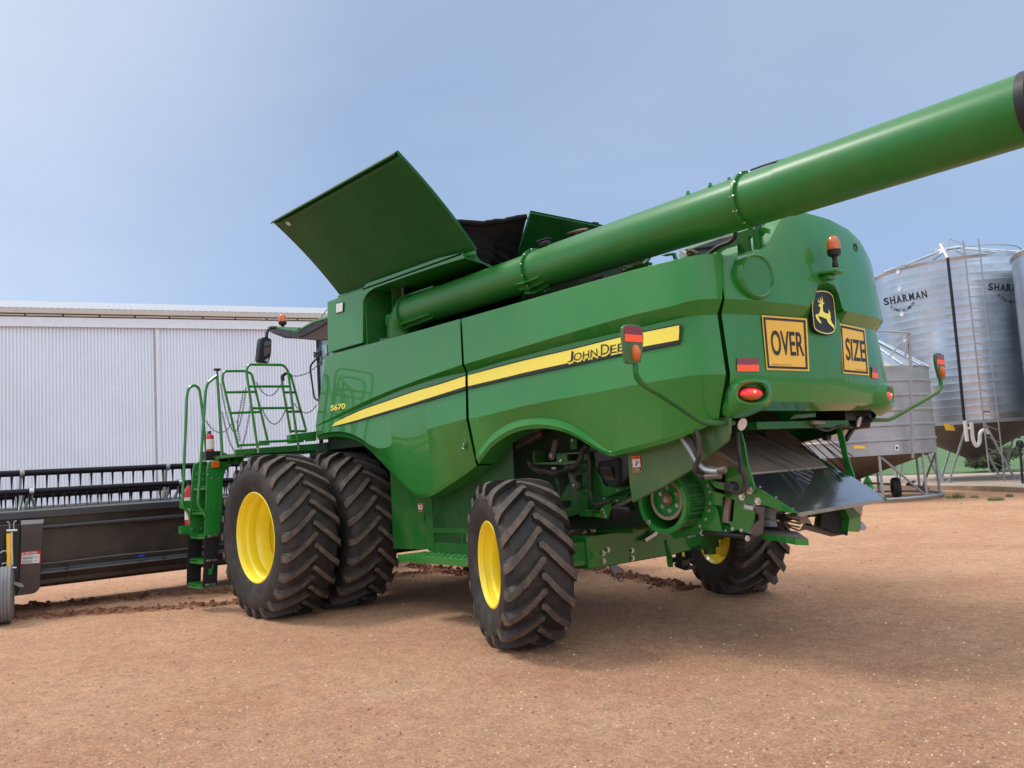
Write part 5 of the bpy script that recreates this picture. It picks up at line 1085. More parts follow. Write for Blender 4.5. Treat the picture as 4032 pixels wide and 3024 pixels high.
# hitch under the axle with catch, chocks, strap
b = MB(); b.prism([n2(*p, .30) for p in ((585, 1180), (615, 1325), (628, 1450), (640, 1472), (672, 1475), (668, 1370), (640, 1320), (625, 1180))], (0, -.03, 0)); b.build('hitch_plate', 'green', CH)
b = MB(); 
for L in (((720, 1330), (800, 1300), (815, 1330), (855, 1380), (850, 1400), (790, 1400), (795, 1470), (858, 1472), (858, 1505), (820, 1510), (720, 1475), (700, 1440), (725, 1420), (675, 1430), (675, 1370), (720, 1375)),): b.prism([n2(*p, .25) for p in L], (0, -.12, 0))
b.tube([n2(830, 1345, .2), n2(905, 1342, .2)], .014, 8); b.build('hitch', 'blackp', CH); b = MB(); b.prism([n2(*p, .255) for p in ((790, 1312), (815, 1308), (820, 1358), (795, 1362))], (0, .004, 0)); b.build('hitch_mark', 'yel', CH)
b = MB(); b.prism([oX(zn(*p), -3.99) for p in ((840, 1105), (935, 1092), (942, 1140), (855, 1160))], (.03, 0, 0)); b.build('foil_pad', 'galv', CH); b = MB(); b.prism([oX(zn(*p), -4.05) for p in ((385, 1165), (470, 1115), (520, 1065), (532, 1085), (515, 1125), (400, 1200))], (.04, 0, 0)); b.build('foil_pad', 'galv', CH)
b = MB(); b.tube([n2(1020, 1102, .86), n2(1450, 1138, .86)], .02, 8); b.build('lower_rod', 'blackp', CH)
b = MB(); b.prism([oX(zn(*p), -3.6) for p in ((-20, 1420), (60, 1415), (140, 1530), (50, 1545))], (.02, 0, 0)); ST_ = b.build('strap', 'galvd', CH); hose('cable', [oX(zn(*p), -3.6) for p in ((75, 1545), (85, 1600), (130, 1630), (150, 1600), (120, 1540))], .005)
b = MB(); b.box((-4.2, .62, 1.02), (.5, .05, .18)); b.box((-4.6, 0, 1.0), (.9, 1.2, .06)); b.box((-3.9, .3, .98), (.3, .3, .14)); b.build('rear_frame', 'greend', CH)
b = MB(); b.prism([(-3.0, .7, .93), (-3.0, .7, 1.5), (-5.0, .7, 1.5), (-5.0, .7, 1.02), (-4.3, .7, .98)], (0, -1.4, 0)); b.build('belly_shade_block', 'core', CH)  # dark block added under the body where only shade shows

# ------------------------------------------------------------------ grain tank
YT = 1.38
w = lambda x, y, Y=YT: oY(za(x, y), Y)
b = MB(); b.prism([w(245, 258), w(252, 240), w(632, 100), w(632, 690), w(250, 798)], (0, -2.76, 0)); b.build('tank_front', 'green', CH, bevel=.006)
TFR = bpy.data.objects['tank_front']
b = MB(); q = [w(258, 803), w(640, 695), w(640, 720), w(280, 822)]; b.prism([p+np.array([0, -.05, 0]) for p in q], (0, -.5, 0)); b.build('tank_sill', 'greend', CH)
XF = w(632, 100)[0]; XR = -3.10; ZT = 3.965
b = MB(); b.box(((XF+XR)/2, .2, 3.55), (XF-XR-.01, 1.0, .84), 0); b.prism([(XF, .70, 3.12), (XF, .70, ZT), (XR, .70, ZT), (XR, .70, 3.12)], (0, -.02, 0)); b.prism([(XF-.012, 1.36, 3.12), (XF-.012, 1.36, ZT-.02), (XF-.012, .7, ZT-.02), (XF-.012, .7, 3.12)], (-.012, 0, 0)); b.prism([(XF-.3, 1.15, 3.12), (XF-.3, 1.15, ZT-.02), (XF-.3, .7, ZT-.02), (XF-.3, .7, 3.12)], (-.012, 0, 0)); b.build('tank_recess', 'greend', CH)
b = MB(); e = lambda x, y, Y=YT: oY(ze1(x, y), Y)
topl = [w(632, 100), e(700, 975), e(850, 922), e(1000, 868), e(1150, 815), e(1292, 783)]; botl = [e(1310, 815), e(1160, 860), e(1000, 912), e(850, 965), e(745, 1003), w(690, 140), w(660, 180), w(645, 215), w(636, 252)]
b.prism(topl+botl, (0, -.012, 0)); b.prism([topl[0], topl[-1], topl[-1]+np.array([0, -.7, 0]), topl[0]+np.array([0, -.7, 0])], (0, 0, -.02)); b.build('tank_edge_beam', 'green', CH)
b = MB(); XB = topl[-1][0]; r_ = lambda x, y: oX(ze1(x, y), XB); b.prism([r_(*p) for p in ((1290, 783), (1340, 795), (1400, 790), (1600, 828), (1620, 850), (1475, 882), (1425, 852), (1365, 838), (1308, 818))], (-.012, 0, 0)); b.build('tank_bracket', 'green', CH)
bolts(CH, [oX(ze1(x, y), XB-.014) for x, y in ((1368, 800), (1408, 810), (1550, 838))], (-1, 0, 0), .014, .01, 'green')
# lamp on tank front
b = MB(); q = [za(*p) for p in ((338, 365), (410, 345), (414, 250), (340, 268))]; fn = lambda x, y, o=0: oY((x, y), YT+.012+o)
rect_on(b, [za(*p) for p in ((332, 374), (418, 352), (418, 243), (334, 262))], lambda x, y: fn(x, y), 1, 2, 2); rect_on(b, q, lambda x, y: fn(x, y, .006), 0, 2, 2); b.build('tank_lamp', ['lens', 'blackp'], TFR, bevel=0)
# raised side cover (curved)
def cover(P00, P10, P11, P01, name, bow=.07, th=.035, mir=False):
    n = np.cross(np.array(P10)-P00, np.array(P01)-P00); n /= np.linalg.norm(n); n = n if (n[2] < 0) else -n
    f = lambda u, v, o=0: (1-u)*(1-v)*np.array(P00)+u*(1-v)*np.array(P10)+u*v*np.array(P11)+(1-u)*v*np.array(P01)+n*(bow*4*v*(1-v)*1.0+o)
    us, vs = np.linspace(0, 1, 14), np.linspace(0, 1, 14); b = MB()
    b.grid([[f(u, v) for u in us] for v in vs]); b.grid([[f(u, v, -th) for u in us] for v in vs])
    for r in ([0, 0], [1, 1]): b.grid([[f(r[0], v) for v in vs], [f(r[0], v, -th) for v in vs]])
    b.grid([[f(u, 1, 0) for u in us], [f(u, 1, -th) for u in us]]); b.grid([[f(u, 0, 0) for u in us], [f(u, 0, -th) for u in us]])
    # folded lip along the top
    b.grid([[f(u, 1, 0)+o_ for u in us] for o_ in (np.zeros(3), np.array([0, 0, .0])+n*.03, (f(.5, .96)-f(.5, 1))*.35+n*.035)])
    return (b.mirror() if mir else b).build(name, 'cover', CH, sharp=30), f
cA, cB, cC, cD = oY(ze1(535, 1048), 1.30), oY(ze1(1380, 770), 1.30), oY(ze1(882, 155), 2.17), oY(ze1(112, 588), 2.17)
TC, fc = cover(cA, cB, cC, cD, 'tank_cover', bow=-.035)
cover(cA+np.array([0, 0, -.0]), cB, cC+np.array([0, 0, -.12]), cD+np.array([0, 0, -.12]), 'tank_cover', mir=True, bow=.05)
b = MB(); b.tube([cA+np.array([0, .015, -.02]), cB+np.array([0, .015, -.02])], .022, 8); b.build('cover_hinge', 'green', CH)
q = fc(.08, .88, .006); b = MB(); dx_ = (fc(.12, .88)-fc(.08, .88)); dv_ = (fc(.08, .92)-fc(.08, .88)); b.prism([q, q+dx_*.6, q+dx_*.75+dv_*.8, q+dx_*.3+dv_*1.3, q-dx_*.1+dv_*.9], np.cross(dx_, dv_)/np.linalg.norm(np.cross(dx_, dv_))*.004); b.build('worn_label', 'paleg', TC)
# rear cover of the tank
k = lambda x, y, X: oX((2000+x/4.148, 800+y/4.148), X)
r0_, r1_ = k(100, 930, -3.1), k(360, 135, -3.62); zz0 = r0_[2]; 
P00 = np.array([-3.1, r0_[1], zz0]); P10 = np.array([-3.1, -1.1, zz0]); P01 = r1_; P11 = np.array([-3.62, -1.15, r1_[2]])
b = MB(); nrm = np.cross(P10-P00, P01-P00); nrm /= np.linalg.norm(nrm); b.prism([P00, P10, P11, P01], nrm*.03); 
lipd = np.array([-.03, 0, .02]); b.prism([P01, P11, P11+(P10-P11)*.09+lipd, P01+(P00-P01)*.09+lipd], lipd*.4); RC_ = b.build('rear_tank_cover', 'cover', CH, bevel=.005)
b = MB(); q = oX((2000+1115/4.148, 800+472/4.148), -3.55); b.lathe(q, (0, .25, 1), [(-.01, 0), (-.01, .13), (.0, .14), (.015, .12), (.02, 0)], 32); b.tube([q, q+np.array([.1, 0, -.3])], .015, 6); b.build('gps_dome', 'brown', CH)
b = MB(); q = oX((2000+1430/4.148, 800+380/4.148), -3.6); b.box(q, (.04, .08, .09)); b.build('latch', 'blackp', RC_)
b = MB(); b.prism([k(190, 820, -3.15), k(900, 560, -3.15), k(900, 700, -3.15), k(190, 900, -3.15)], (.02, 0, 0)); b.build('tank_rear_wall', 'green', CH); b = MB(); b.tube([k(760, 640, -3.3), k(1400, 400, -3.6)], .03, 8); b.build('cover_strut', 'blackp', CH)
# tarpaulin gusset
ta, tb_ = fc(1.0, .0)+np.array([0.0, -.06, -.10]), fc(.97, .31)+np.array([0, -.05, .0]); tc_, td = P00+np.array([.04, .0, -.16]), P01+np.array([.03, .02, -.05])
b = MB(); rows_ = []; na_ = 34
zt1 = e(1245, 592, 1.5)
for v in np.linspace(0, 1, na_):
    A_ = ta*(1-v)+tb_*v; B_ = tc_*(1-v)+td*v; rr = []
    for u in np.linspace(0, 1, na_):
        p = A_*(1-u)+B_*u; wv = .6*math.sin(math.pi*u)*(.05*math.sin(9*v+5*u)+.035*math.sin(17*u-7*v)+.02*math.sin(31*v+13*u)+.02*math.sin(40*u*v+3)); sag = -.03*math.sin(math.pi*u)*v; rr.append(p+np.array([wv*.7-.0, wv*.7, sag+wv*.3]))
    rows_.append(rr)
b.grid(rows_); b.tube([np.array(r) for r in rows_[-1]], .03, 8); b.build('tarpaulin', 'cloth', CH, sharp=180)
# ------------------------------------------------------------------ unloading auger
ex = np.array([-.95, 1.00, 3.605]); fl1 = np.array([-3.82, 1.135, 3.605]); fl2 = np.array([-6.42, 1.20, 3.60]); tend = np.array([-9.6, 1.375, 3.57])
AD = (tend-ex)/np.linalg.norm(tend-ex); rT = .203
def apt(px, py):  # nearest axis point for a photo point
    d = ray(px, py); n = np.cross(AD, d); n2_ = np.cross(d, n); return ex+AD*(((CPOS-ex)@n2_)/(AD@n2_))
pE, pf1, pf2, pb = apt(1617, 1228), apt(2113, 1057), apt(2950, 778), apt(4046, 400)
b = MB(); b.lathe(pE, AD, [(0, rT-.01), (np.linalg.norm(pf1-pE), rT-.01)], 56); b.build('auger_tube', 'tube', CH)
L12 = np.linalg.norm(pf2-pf1); b = MB(); b.lathe(pf1, AD, [(0, rT-.004), (.30, rT-.004), (.31, rT+.001), (L12, rT+.001)], 56); b.build('auger_tube', 'tube', CH)
b = MB(); Lb = np.linalg.norm(pb-pf2); b.lathe(pf2, AD, [(0, rT+.002), (.34, rT+.002), (.345, rT+.010), (Lb+1.2, rT+.010)], 64); AT = b.build('auger_tube', 'tube', CH)
b = MB(); b.lathe(pb, AD, [(0, rT+.011), (0, rT+.017), (.055, rT+.017), (.055, rT+.011)], 64); b.build('rubber_band', 'blackp', CH)
b = MB(); b.lathe(pb+AD*1.1, AD, [(0, rT+.016), (.3, rT+.02), (.7, rT+.02), (.72, 0)], 40); b.build('auger_spout', 'blackp', CH)
ua = np.cross(AD, [0, 0, 1]); ua /= np.linalg.norm(ua); ub = np.cross(ua, AD); 
if ua[1] < 0: ua = -ua
if ub[2] < 0: ub = -ub
def flange(p, rI, rO, t, nb, key='steel', rb=.014, ph=0.2):
    b = MB(); b.lathe(p, AD, [(-t, rI), (-t, rO), (t, rO), (t, rI)], 56); o = b.build('flange', 'tube', CH, sharp=30)
    for i in range(nb):
        a = i*2*math.pi/nb+ph; q = p+(ua*math.cos(a)+ub*math.sin(a))*((rI+rO)/2+.004); bolts(o, [q+AD*t], AD, rb, rb, key)
        if key == 'steel': bolts(o, [q-AD*t], -AD, rb*.5, rb*1.1, key)
    return o
flange(pE, rT-.012, rT+.022, .014, 24, 'green', .008); flange(pf1, rT, rT+.026, .010, 12, rb=.008); flange(pf2, rT, rT+.028, .012, 12, ph=.0, rb=.008)
def rib(p, a, l0, l1, h, nm='tube_rib'):
    dr = ua*math.cos(a)+ub*math.sin(a); tt = np.cross(AD, dr); b = MB(); b.prism([p+AD*l0+dr*(rT-.01), p+AD*l0+dr*(rT+h*.35), p+dr*(rT+h), p+AD*l1+dr*(rT+h*.3), p+AD*l1+dr*(rT-.01)], tt*.008); b.build(nm, 'green', CH)
for a in (-.62, -.95, -1.3): rib(pf1, a, -.16, .22, .05)
for a in (-.75, -1.05): rib(pE+AD*.02, a, 0.0, .62, .05)
# clamp saddles, hose and brackets on top of the tube
b = MB(); c = pf1+ub*(rT+.045)+AD*.16+ua*.02; b.tube([c-AD*.06, c+AD*.06], .03, 6); b.box(c+np.array([0, 0, .028]), (.16, .07, .012)); b.build('hose_clamp', 'blackp', CH)
hose('hose', [pf2+AD*.03+ub*(rT+.03), pf2+AD*.15+ub*(rT+.03), pf2+AD*.30+ub*(rT+.022), pf2+AD*.36+ub*(rT+.012)], .009); hose('hose', [pb-AD*.05+ub*(rT+.012), pb+AD*.1+ub*(rT+.025), pb+AD*.5+ub*(rT+.025)], .008)
bolts(AT, [pf2-AD*.18+ub*(rT+.003)+ua*.0, pf2-AD*.30+(ub*.9+ua*.43)*rT, pf2-AD*.55+(ub*.95+ua*.3)*rT], ub, .014, .03, 'green')
b = MB(); c = pE+(ub*.98+ua*.1)*(rT+.01)+AD*.3; b.box(c, (.55, .05, .02)); b.build('tube_cover', 'green', CH)
# elbow
b = MB(); cen_ = pE-np.array([-.0, 0, .0]); pts = []
for t in np.linspace(0, math.pi/2, 9): pts.append(pE-AD*0+np.array([.24*math.sin(t), -.015*math.sin(t), -.24*(1-math.cos(t))]))
pts += [pts[-1]+np.array([.005, 0, -.15]), pts[-1]+np.array([.005, 0, -.45])]
b.tube(pts, [rT-.012]*9+[rT, rT+.01], 40); b.build('auger_elbow', 'tube', CH, sharp=50)
b = MB(); q = [oY(za(*p), 1.30) for p in ((885, 385), (955, 382), (962, 395), (955, 490), (945, 500), (885, 502), (878, 490), (878, 395))]; q = [oX(za(*p), pts[5][0]+.0) for p in ((880, 385), (965, 382), (958, 500), (880, 502))]; b.prism([oY(za(*p), 1.18) for p in ((880, 388), (888, 382), (958, 382), (966, 390), (960, 492), (950, 500), (888, 503), (878, 496))], (0, -.02, 0)); PLT = b.build('elbow_plate', 'green', CH, bevel=.004)
bolts(PLT, [oY(za(*p), 1.18) for p in ((892, 405), (945, 402), (892, 485), (942, 482), (905, 430), (928, 428), (905, 455), (928, 453))], (0, 1, 0), .011, .012, 'green')
b = MB(); b.prism([oY(za(*p), 1.38) for p in ((815, 645), (905, 640), (910, 655), (905, 690), (815, 672))], (0, -.25, 0)); b.build('pivot_cap', 'greend', CH)
b = MB(); c = oY(za(1090, 150), .95); b.box(c, (.16, .1, .2)); b.box(c+np.array([0, .055, 0]), (.10, .01, .12), 1); b.box(oY(za(1030, 250), 1.0), (.06, .06, .2)); b.build('sensor_box', ['blackp', 'galvd'], CH)
# ------------------------------------------------------------------ engine deck seen under the auger
b = MB(); b.box((-4.45, -.2, 3.12), (2.3, 1.5, .62)); b.build('deck_dark_block', 'core', CH, bevel=.03); b = MB(); b.box((-3.75, .1, 3.35), (1.1, 1.3, .6)); b.build('radiator_box', 'core', CH, bevel=.03)  # first box: dark filler added to block sky under the auger
kk = lambda x, y, X: oX(zw(x, y), X)
kY = lambda x, y, Y=.62: oY(zw(x, y), Y)
M['airbox'] = mat('grey_plastic_housing', (.075, .075, .085), .55, var=.15, vs=3)
b = MB(); b.prism([kY(*p) for p in ((360, 585), (440, 572), (1040, 355), (1330, 300), (1340, 800), (360, 800))], (0, -.5, 0)); o = b.build('engine_housing', 'airbox', CH, bevel=.02)
b = MB(); b.prism([kY(*p, .63) for p in ((440, 580), (1010, 512), (1010, 530), (440, 600))], (0, -.02, 0)); b.build('housing_rib', 'blackp', o); b = MB(); b.prism([kY(*p, .8) for p in ((330, 590), (368, 586), (362, 720), (345, 722))], (0, -.03, 0)); b.lathe(kY(385, 680, .8), (0, 1, 0), [(-.02, .04), (.01, .035), (.01, .0)], 16); b.build('white_strip', 'white', CH)
b = MB(); b.prism([kY(*p, .75) for p in ((1330, 300), (1690, 180), (1712, 560), (1640, 640), (1610, 655), (1625, 590), (1608, 370), (1570, 352), (1525, 385), (1545, 590), (1560, 700), (1350, 700))], (0, -.04, 0)); b.build('auger_cradle', 'greend', CH)
b = MB(); b.prism([kY(*p, .72) for p in ((1700, 200), (1760, 180), (1885, 225), (1880, 310), (1800, 290), (1755, 350), (1770, 540), (1720, 600))], (0, -.03, 0)); b.build('cradle_arm', 'green', CH); b = MB(); b.prism([kY(*p, .78) for p in ((960, 590), (1340, 470), (1340, 520), (1100, 590), (980, 660))], (0, -.04, 0)); b.build('cradle_brace', 'green', CH)
hose('hose', [kY(*p, .85) for p in ((1315, 280), (1290, 380), (1200, 460), (1050, 520), (950, 580), (880, 640), (820, 680))], .02); hose('hose', [kY(*p, .85) for p in ((660, 680), (600, 640), (530, 612), (490, 640), (540, 690))], .022)
b = MB(); b.prism([kY(*p, .9) for p in ((20, 690), (110, 660), (240, 640), (270, 760), (230, 760), (205, 680), (60, 700))], (0, -.03, 0)); b.build('deck_bracket', 'green', CH); 
b = MB(); k2 = lambda x, y, Y=.95: oY((2000+x/4.148, 800+y/4.148), Y); b.prism([k2(*p) for p in ((1800, 1160), (1860, 1075), (1895, 1090), (1890, 1140))], (0, -.05, 0)); b.build('copper_elbow', 'brown', CH); b = MB(); b.prism([k2(*p) for p in ((1895, 1090), (2074, 1020), (2300, 960), (2300, 1100), (1890, 1160))], (0, -.05, 0)); b.build('deck_bracket', 'green', CH); b = MB(); b.prism([k2(*p) for p in ((1350, 1240), (1560, 1180), (1565, 1240), (1350, 1290))], (0, -.05, 0)); b.build('deck_box', 'airbox', CH)
# ------------------------------------------------------------------ cab
YCB = 1.02; cf = lambda x, y, Y=YCB: oY(zf(x, y), Y)
green_top = [(925, 1125), (1010, 1060), (1100, 1000), (1215, 930), (1335, 872), (1460, 835), (1600, 795), (1900, 760), (2300, 745)]
low_top = [(2300, 850), (1900, 850), (1700, 870), (1590, 905), (1460, 945), (1335, 985), (1215, 1040), (1100, 1100), (1010, 1150), (940, 1200)]
b = MB(); b.prism([cf(*p) for p in green_top]+[cf(2300, 800), cf(1900, 810), cf(1590, 860), cf(1330, 935), cf(1100, 1050), cf(930, 1150)], (0, -2.04, 0)); CR = b.build('cab_roof', 'green', CH, bevel=.01)
b = MB(); b.prism([cf(*p, YCB-.015) for p in ((930, 1130), (1100, 1046), (1330, 930), (1590, 855), (2300, 800), (2300, 1100), (1585, 945), (1330, 1100), (1130, 1200), (960, 1275), (800, 1275), (790, 1120))], (0, -2.0, 0)); b.build('roof_edge', 'blackp', CR, bevel=.01)
b = MB(); b.prism([cf(*p, YCB-.03) for p in ((1560, 965), (1330, 1108), (1130, 1210), (960, 1285), (1170, 1315), (1350, 1330), (1700, 1290), (1700, 965))], (0, -1.95, 0)); b.build('roof_lining', 'cabund', CR)
b = MB(); b.prism([cf(*p, YCB-.02) for p in ((272, 1060), (310, 1030), (370, 1015), (540, 1025), (760, 1040), (990, 1045), (925, 1125), (760, 1110), (500, 1060), (360, 1045))], (0, -1.9, 0)); b.build('visor_top', 'green', CR)
b = MB(); b.prism([cf(*p, YCB-.03) for p in ((290, 1065), (360, 1035), (540, 1045), (740, 1045), (760, 1100), (790, 1120), (800, 1270), (680, 1235), (500, 1170), (380, 1155), (310, 1120))], (0, -1.9, 0)); b.build('visor', 'blackp', CR, bevel=.01)
b = MB(); b.prism([cf(*p, YCB-.05) for p in ((380, 1155), (500, 1170), (680, 1235), (780, 1240), (760, 1275), (680, 1282), (500, 1210), (420, 1180))], (0, -1.8, 0)); b.build('visor_lining', 'cabund', CR)
bc = cf(622, 905, YCB-.1); beacon(bc, CR, .064, .17)
b = MB(); b.box(bc+np.array([0, 0, -.19]), (.2, .12, .05)); b.build('beacon_base', 'blackp', CR)
b = MB(); b.tube([cf(1465, 825, .5), cf(1590, 655, .5)], .006, 5); b.build('aerial', 'blackp', CR)
b = MB(); b.prism([cf(*p, YCB-.08) for p in ((1365, 1360), (1330, 1320), (1420, 1240), (2200, 1100), (2200, 3300), (1412, 3300), (1395, 2600), (1375, 1800))], (0, -1.8, 0)); b.build('cab_glass', 'glass', CH)
b = MB(); b.box((-.32, 1.14, 2.3), (1.05, .45, .6)); b.build('arch_shade_block', 'core', CH); b = MB(); b.box((.42, 1.15, 2.02), (.5, .5, .16)); b.build('platform_shade_block', 'core', CH)  # two dark blocks added to blacken the arch and the platform gap
b = MB(); 
for L in (((1350, 1350), (1375, 1350), (1385, 1800), (1420, 2600), (1450, 3900), (1425, 3900), (1395, 2600), (1362, 1800)), ((1330, 1320), (1420, 1240), (1600, 1200), (1600, 1230), (1430, 1290), (1365, 1360))): b.prism([cf(*p, YCB-.06) for p in L], (0, -.05, 0))
b.build('door_frame', 'blackp', CH); b = MB(); b.prism([cf(*p, YCB-.07) for p in ((1478, 1420), (1585, 1430), (1585, 2100), (1500, 2100))], (0, -.004, 0)); b.build('curtain', 'curtain', CH); b = MB(); b.prism([cf(*p, YCB-.07) for p in ((1470, 1250), (1500, 1250), (1495, 1290), (1530, 1270), (1525, 1310), (1470, 1330))], (0, -.004, 0)); b.build('window_sticker', 'paleg', CH)
b = MB(); b.lathe(za and oY(za(155, 800), YCB-.02), (0, 1, 0), [(0, .07), (.02, .06), (.02, .03), (.05, 0)], 18); b.prism([oY(za(*p), YCB) for p in ((92, 790), (130, 800), (130, 850), (98, 855))], (0, -.03, 0)); b.build('door_latch', 'blackp', CH)
b = MB(); b.tube(fillet([oY(za(*p), YCB+.03) for p in ((135, 862), (100, 890), (62, 940), (62, 1000), (102, 1290), (138, 1315))], .06, 4), .014, 8); b.build('door_handle', 'blackp', CH)
# mirror
X_M = 2.0; mz = lambda x, y, X=X_M: oX(z1(x, y), X)
b = MB(); b.prism([mz(*p) for p in ((1752, 306), (1765, 300), (1812, 308), (1823, 322), (1820, 400), (1806, 470), (1795, 478), (1740, 470), (1730, 455), (1738, 380), (1746, 320))], (.10, .015, 0)); MI = b.build('mirror', 'blackp', CH, bevel=.015)
b = MB(); b.prism([mz(*p, X_M-.004) for p in ((1775, 330), (1815, 328), (1817, 350), (1812, 420), (1800, 468), (1772, 462), (1768, 400), (1772, 350))], (.003, 0, 0)); b.build('mirror_glass', 'mirror', MI)
b = MB(); b.tube(fillet([mz(1785, 305), mz(1790, 265), mz(1805, 240), mz(1850, 238)], .08, 5), .025, 8); b.build('mirror_arm', 'blackp', CH)
# ------------------------------------------------------------------ platform, rails and ladder
b = MB(); b.box((1.0, 1.95, 1.99), (1.2, 1.0, .04)); b.build('platform', 'greend', CH)
pY = lambda x, y, X: oX(z1(x, y), X)
b = MB(); b.prism([pY(*p, .34) for p in ((1578, 1055), (2120, 1015), (2120, 1062), (1720, 1085), (1580, 1098))], (.06, 0, 0)); b.build('platform_beam', 'greend', CH, bevel=.006)
b = MB(); b.prism([pY(*p, .40) for p in ((1942, 955), (2120, 932), (2122, 995), (2070, 1000), (2062, 988), (2040, 990), (2036, 1005), (1945, 1015))], (.1, 0, 0)); b.build('platform_box', 'green', CH, bevel=.006)
XR1, XR2, XR3 = .78, .32, .52
def rail(paths, X, name='handrail', r=.017, rr=.12):
    b = MB()
    for L in paths: b.tube(fillet([pY(*p, X) for p in L], rr, 6), r, 8)
    return b.build(name, 'green', CH)
rail([[(1598, 1045), (1488, 580), (1500, 530), (1640, 528), (1685, 545), (1735, 750), (1800, 1025)], [(1508, 672), (1712, 668)], [(1545, 810), (1750, 803)], [(1590, 1027), (1798, 1018)]], XR1)
rail([[(1728, 1060), (1650, 530), (1665, 485), (1900, 488), (1930, 530), (1962, 780), (2002, 1055)], [(1668, 632), (1945, 632)], [(1690, 778), (1960, 776)], [(1735, 1005), (1998, 993)]], XR2)
rail([[(1948, 945), (1888, 600), (1900, 545), (1945, 545), (2052, 932)], [(1908, 672), (1985, 672)], [(1930, 802), (2018, 800)], [(1945, 932), (2050, 932)]], XR3)
b = MB(); b.tube(fillet([pY(*p, XR3) for p in ((1896, 595), (1890, 562), (1912, 543))], .05, 4), .026, 8); b.build('grip', 'blackp', CH)
bolts(CH, [pY(x, y, XR2-.02) for x, y in ((1728, 1052), (1728, 1070), (2001, 1040), (2001, 1056))], (-1, 0, 0), .013, .012)
XL0, XL1 = 1.22, 1.66
b = MB(); b.prism([(1.25, 2.50, 1.0), (1.66, 2.50, 1.0), (1.66, 2.42, 1.9), (1.25, 2.42, 1.9)], (0, -.02, 0)); b.build('ladder_back', 'greend', CH)
u2 = lambda x, y, X: oX(z2(x, y), X)
b = MB(); b.prism([u2(*p, XL0) for p in ((1700, 255), (1715, 238), (2000, 200), (1980, 262), (1900, 262), (1840, 320), (1822, 400), (1815, 640), (1790, 850), (1672, 850), (1685, 500), (1690, 330))], (.03, 0, 0)); NS = b.build('ladder_side', 'green', CH, bevel=.004)
b = MB(); b.prism([u2(*p, XL0+.005) for p in ((1680, 850), (1790, 838), (1772, 1250), (1655, 1270))], (.02, 0, 0)); b.build('ladder_side_rubber', 'blackp', CH)
b = MB(); b.prism([u2(*p, XL1) for p in ((1578, 300), (1590, 262), (1630, 245), (1690, 240), (1690, 850), (1548, 850), (1562, 480))], (.03, 0, 0)); b.build('ladder_side', 'green', CH, bevel=.004)
b = MB(); b.prism([u2(*p, XL1+.005) for p in ((1535, 850), (1650, 850), (1640, 1245), (1527, 1250))], (.02, 0, 0)); b.build('ladder_side_rubber', 'blackp', CH)
for (x0, y0, x1) in ((1585, 455, 1690), (1570, 655, 1680), (1552, 855, 1672), (1548, 1060, 1665), (1538, 1262, 1655)):
    A_ = u2(x1, y0, XL0); B_ = u2(x0+18, y0-12, XL1); zz = A_[2]; b = MB(); yo = (A_[1]+B_[1])/2+.02
    pts = fillet([(XL0+.02, yo-.16, zz), (XL0+.02, yo+.03, zz), (XL1-.0, yo+.03, zz), (XL1-.0, yo-.16, zz)], .07, 5); b.prism(pts, (0, 0, .012)); 
    rim_ = [np.array(p) for p in pts]; b.grid([[p+np.array([0, 0, -.03]) for p in rim_], [p+np.array([0, 0, .02]) for p in rim_]])
    for i in range(5): b.box((XL0+.06+.08*i, yo-.06, zz+.02), (.012, .16, .02))
    b.build('ladder_step', 'green', CH)
b = MB(); b.tube(fillet([pY(*p, XL1) for p in ((1272, 1512), (1266, 1478), (1226, 1440), (1224, 1400), (1252, 700), (1262, 645), (1300, 620), (1335, 645), (1352, 760), (1386, 1100))], .12, 6), .02, 8); b.build('ladder_handrail', 'green', CH)
b = MB(); b.tube(fillet([pY(*p, XL0) for p in ((1376, 1505), (1368, 1472), (1334, 1440), (1326, 1400), (1378, 660), (1390, 610), (1455, 560))], .12, 6), .02, 8); b.tube([pY(1455, 556, XL0), pY(1489, 1088, XL0)], .02, 8); b.build('ladder_handrail', 'green', CH)
b = MB(); q = pY(1455, 520, XL0); b.lathe(q, (0, 0, 1), [(-.12, .012), (-.015, .012), (-.012, .045), (.012, .05), (.016, 0)], 16); b.build('knob', 'blackp', CH)
b = MB(); b.prism([u2(*p, XL0) for p in ((1760, 235), (1830, 170), (1900, 200), (1905, 238), (1770, 245))], (.03, 0, 0)); b.prism([u2(*p, XL1-.2) for p in ((1660, 240), (1690, 190), (1710, 230))], (.03, 0, 0)); b.build('rail_foot', 'greend', CH)
bolts(NS, [u2(x, y, XL0) for x, y in ((1870, 232), (1935, 243), (1870, 268), (1733, 377), (1793, 380), (1700, 350), (1697, 295))], (-1, 0, 0), .012, .01)
bolts(CH, [u2(x, y, XL1-.01) for x, y in ((1600, 390), (1660, 392), (1610, 342), (1665, 343), (1660, 592), (1572, 795), (1645, 787), (1550, 740), (1548, 708), (1669, 740), (1669, 705))], (-1, 0, 0), .012, .01)
for y_ in (852, 1050, 1248):
    b = MB(); dxx = (y_-852)*-.05; b.prism([u2(*p, XL0-.006) for p in ((1695+dxx, y_-6), (1785+dxx, y_-14), (1784+dxx, y_+5), (1694+dxx, y_+14))], (.006, 0, 0)); o = b.build('steel_strip', 'steel', CH); bolts(o, [u2(1705+dxx, y_+2, XL0-.006), u2(1722+dxx, y_+1, XL0-.006), u2(1770+dxx, y_-4, XL0-.006)], (-1, 0, 0), .009, .008)
b = MB(); b.prism([u2(*p, XL0-.01) for p in ((1695, 660), (1750, 662), (1748, 700), (1693, 696))], (.008, 0, 0)); b.tube([u2(1713, 662, XL0-.02), u2(1703, 600, XL0-.03)], .005, 5); b.tube([u2(1745, 662, XL0-.02), u2(1755, 598, XL0-.03)], .005, 5); b.build('step_catch', 'green', NS)
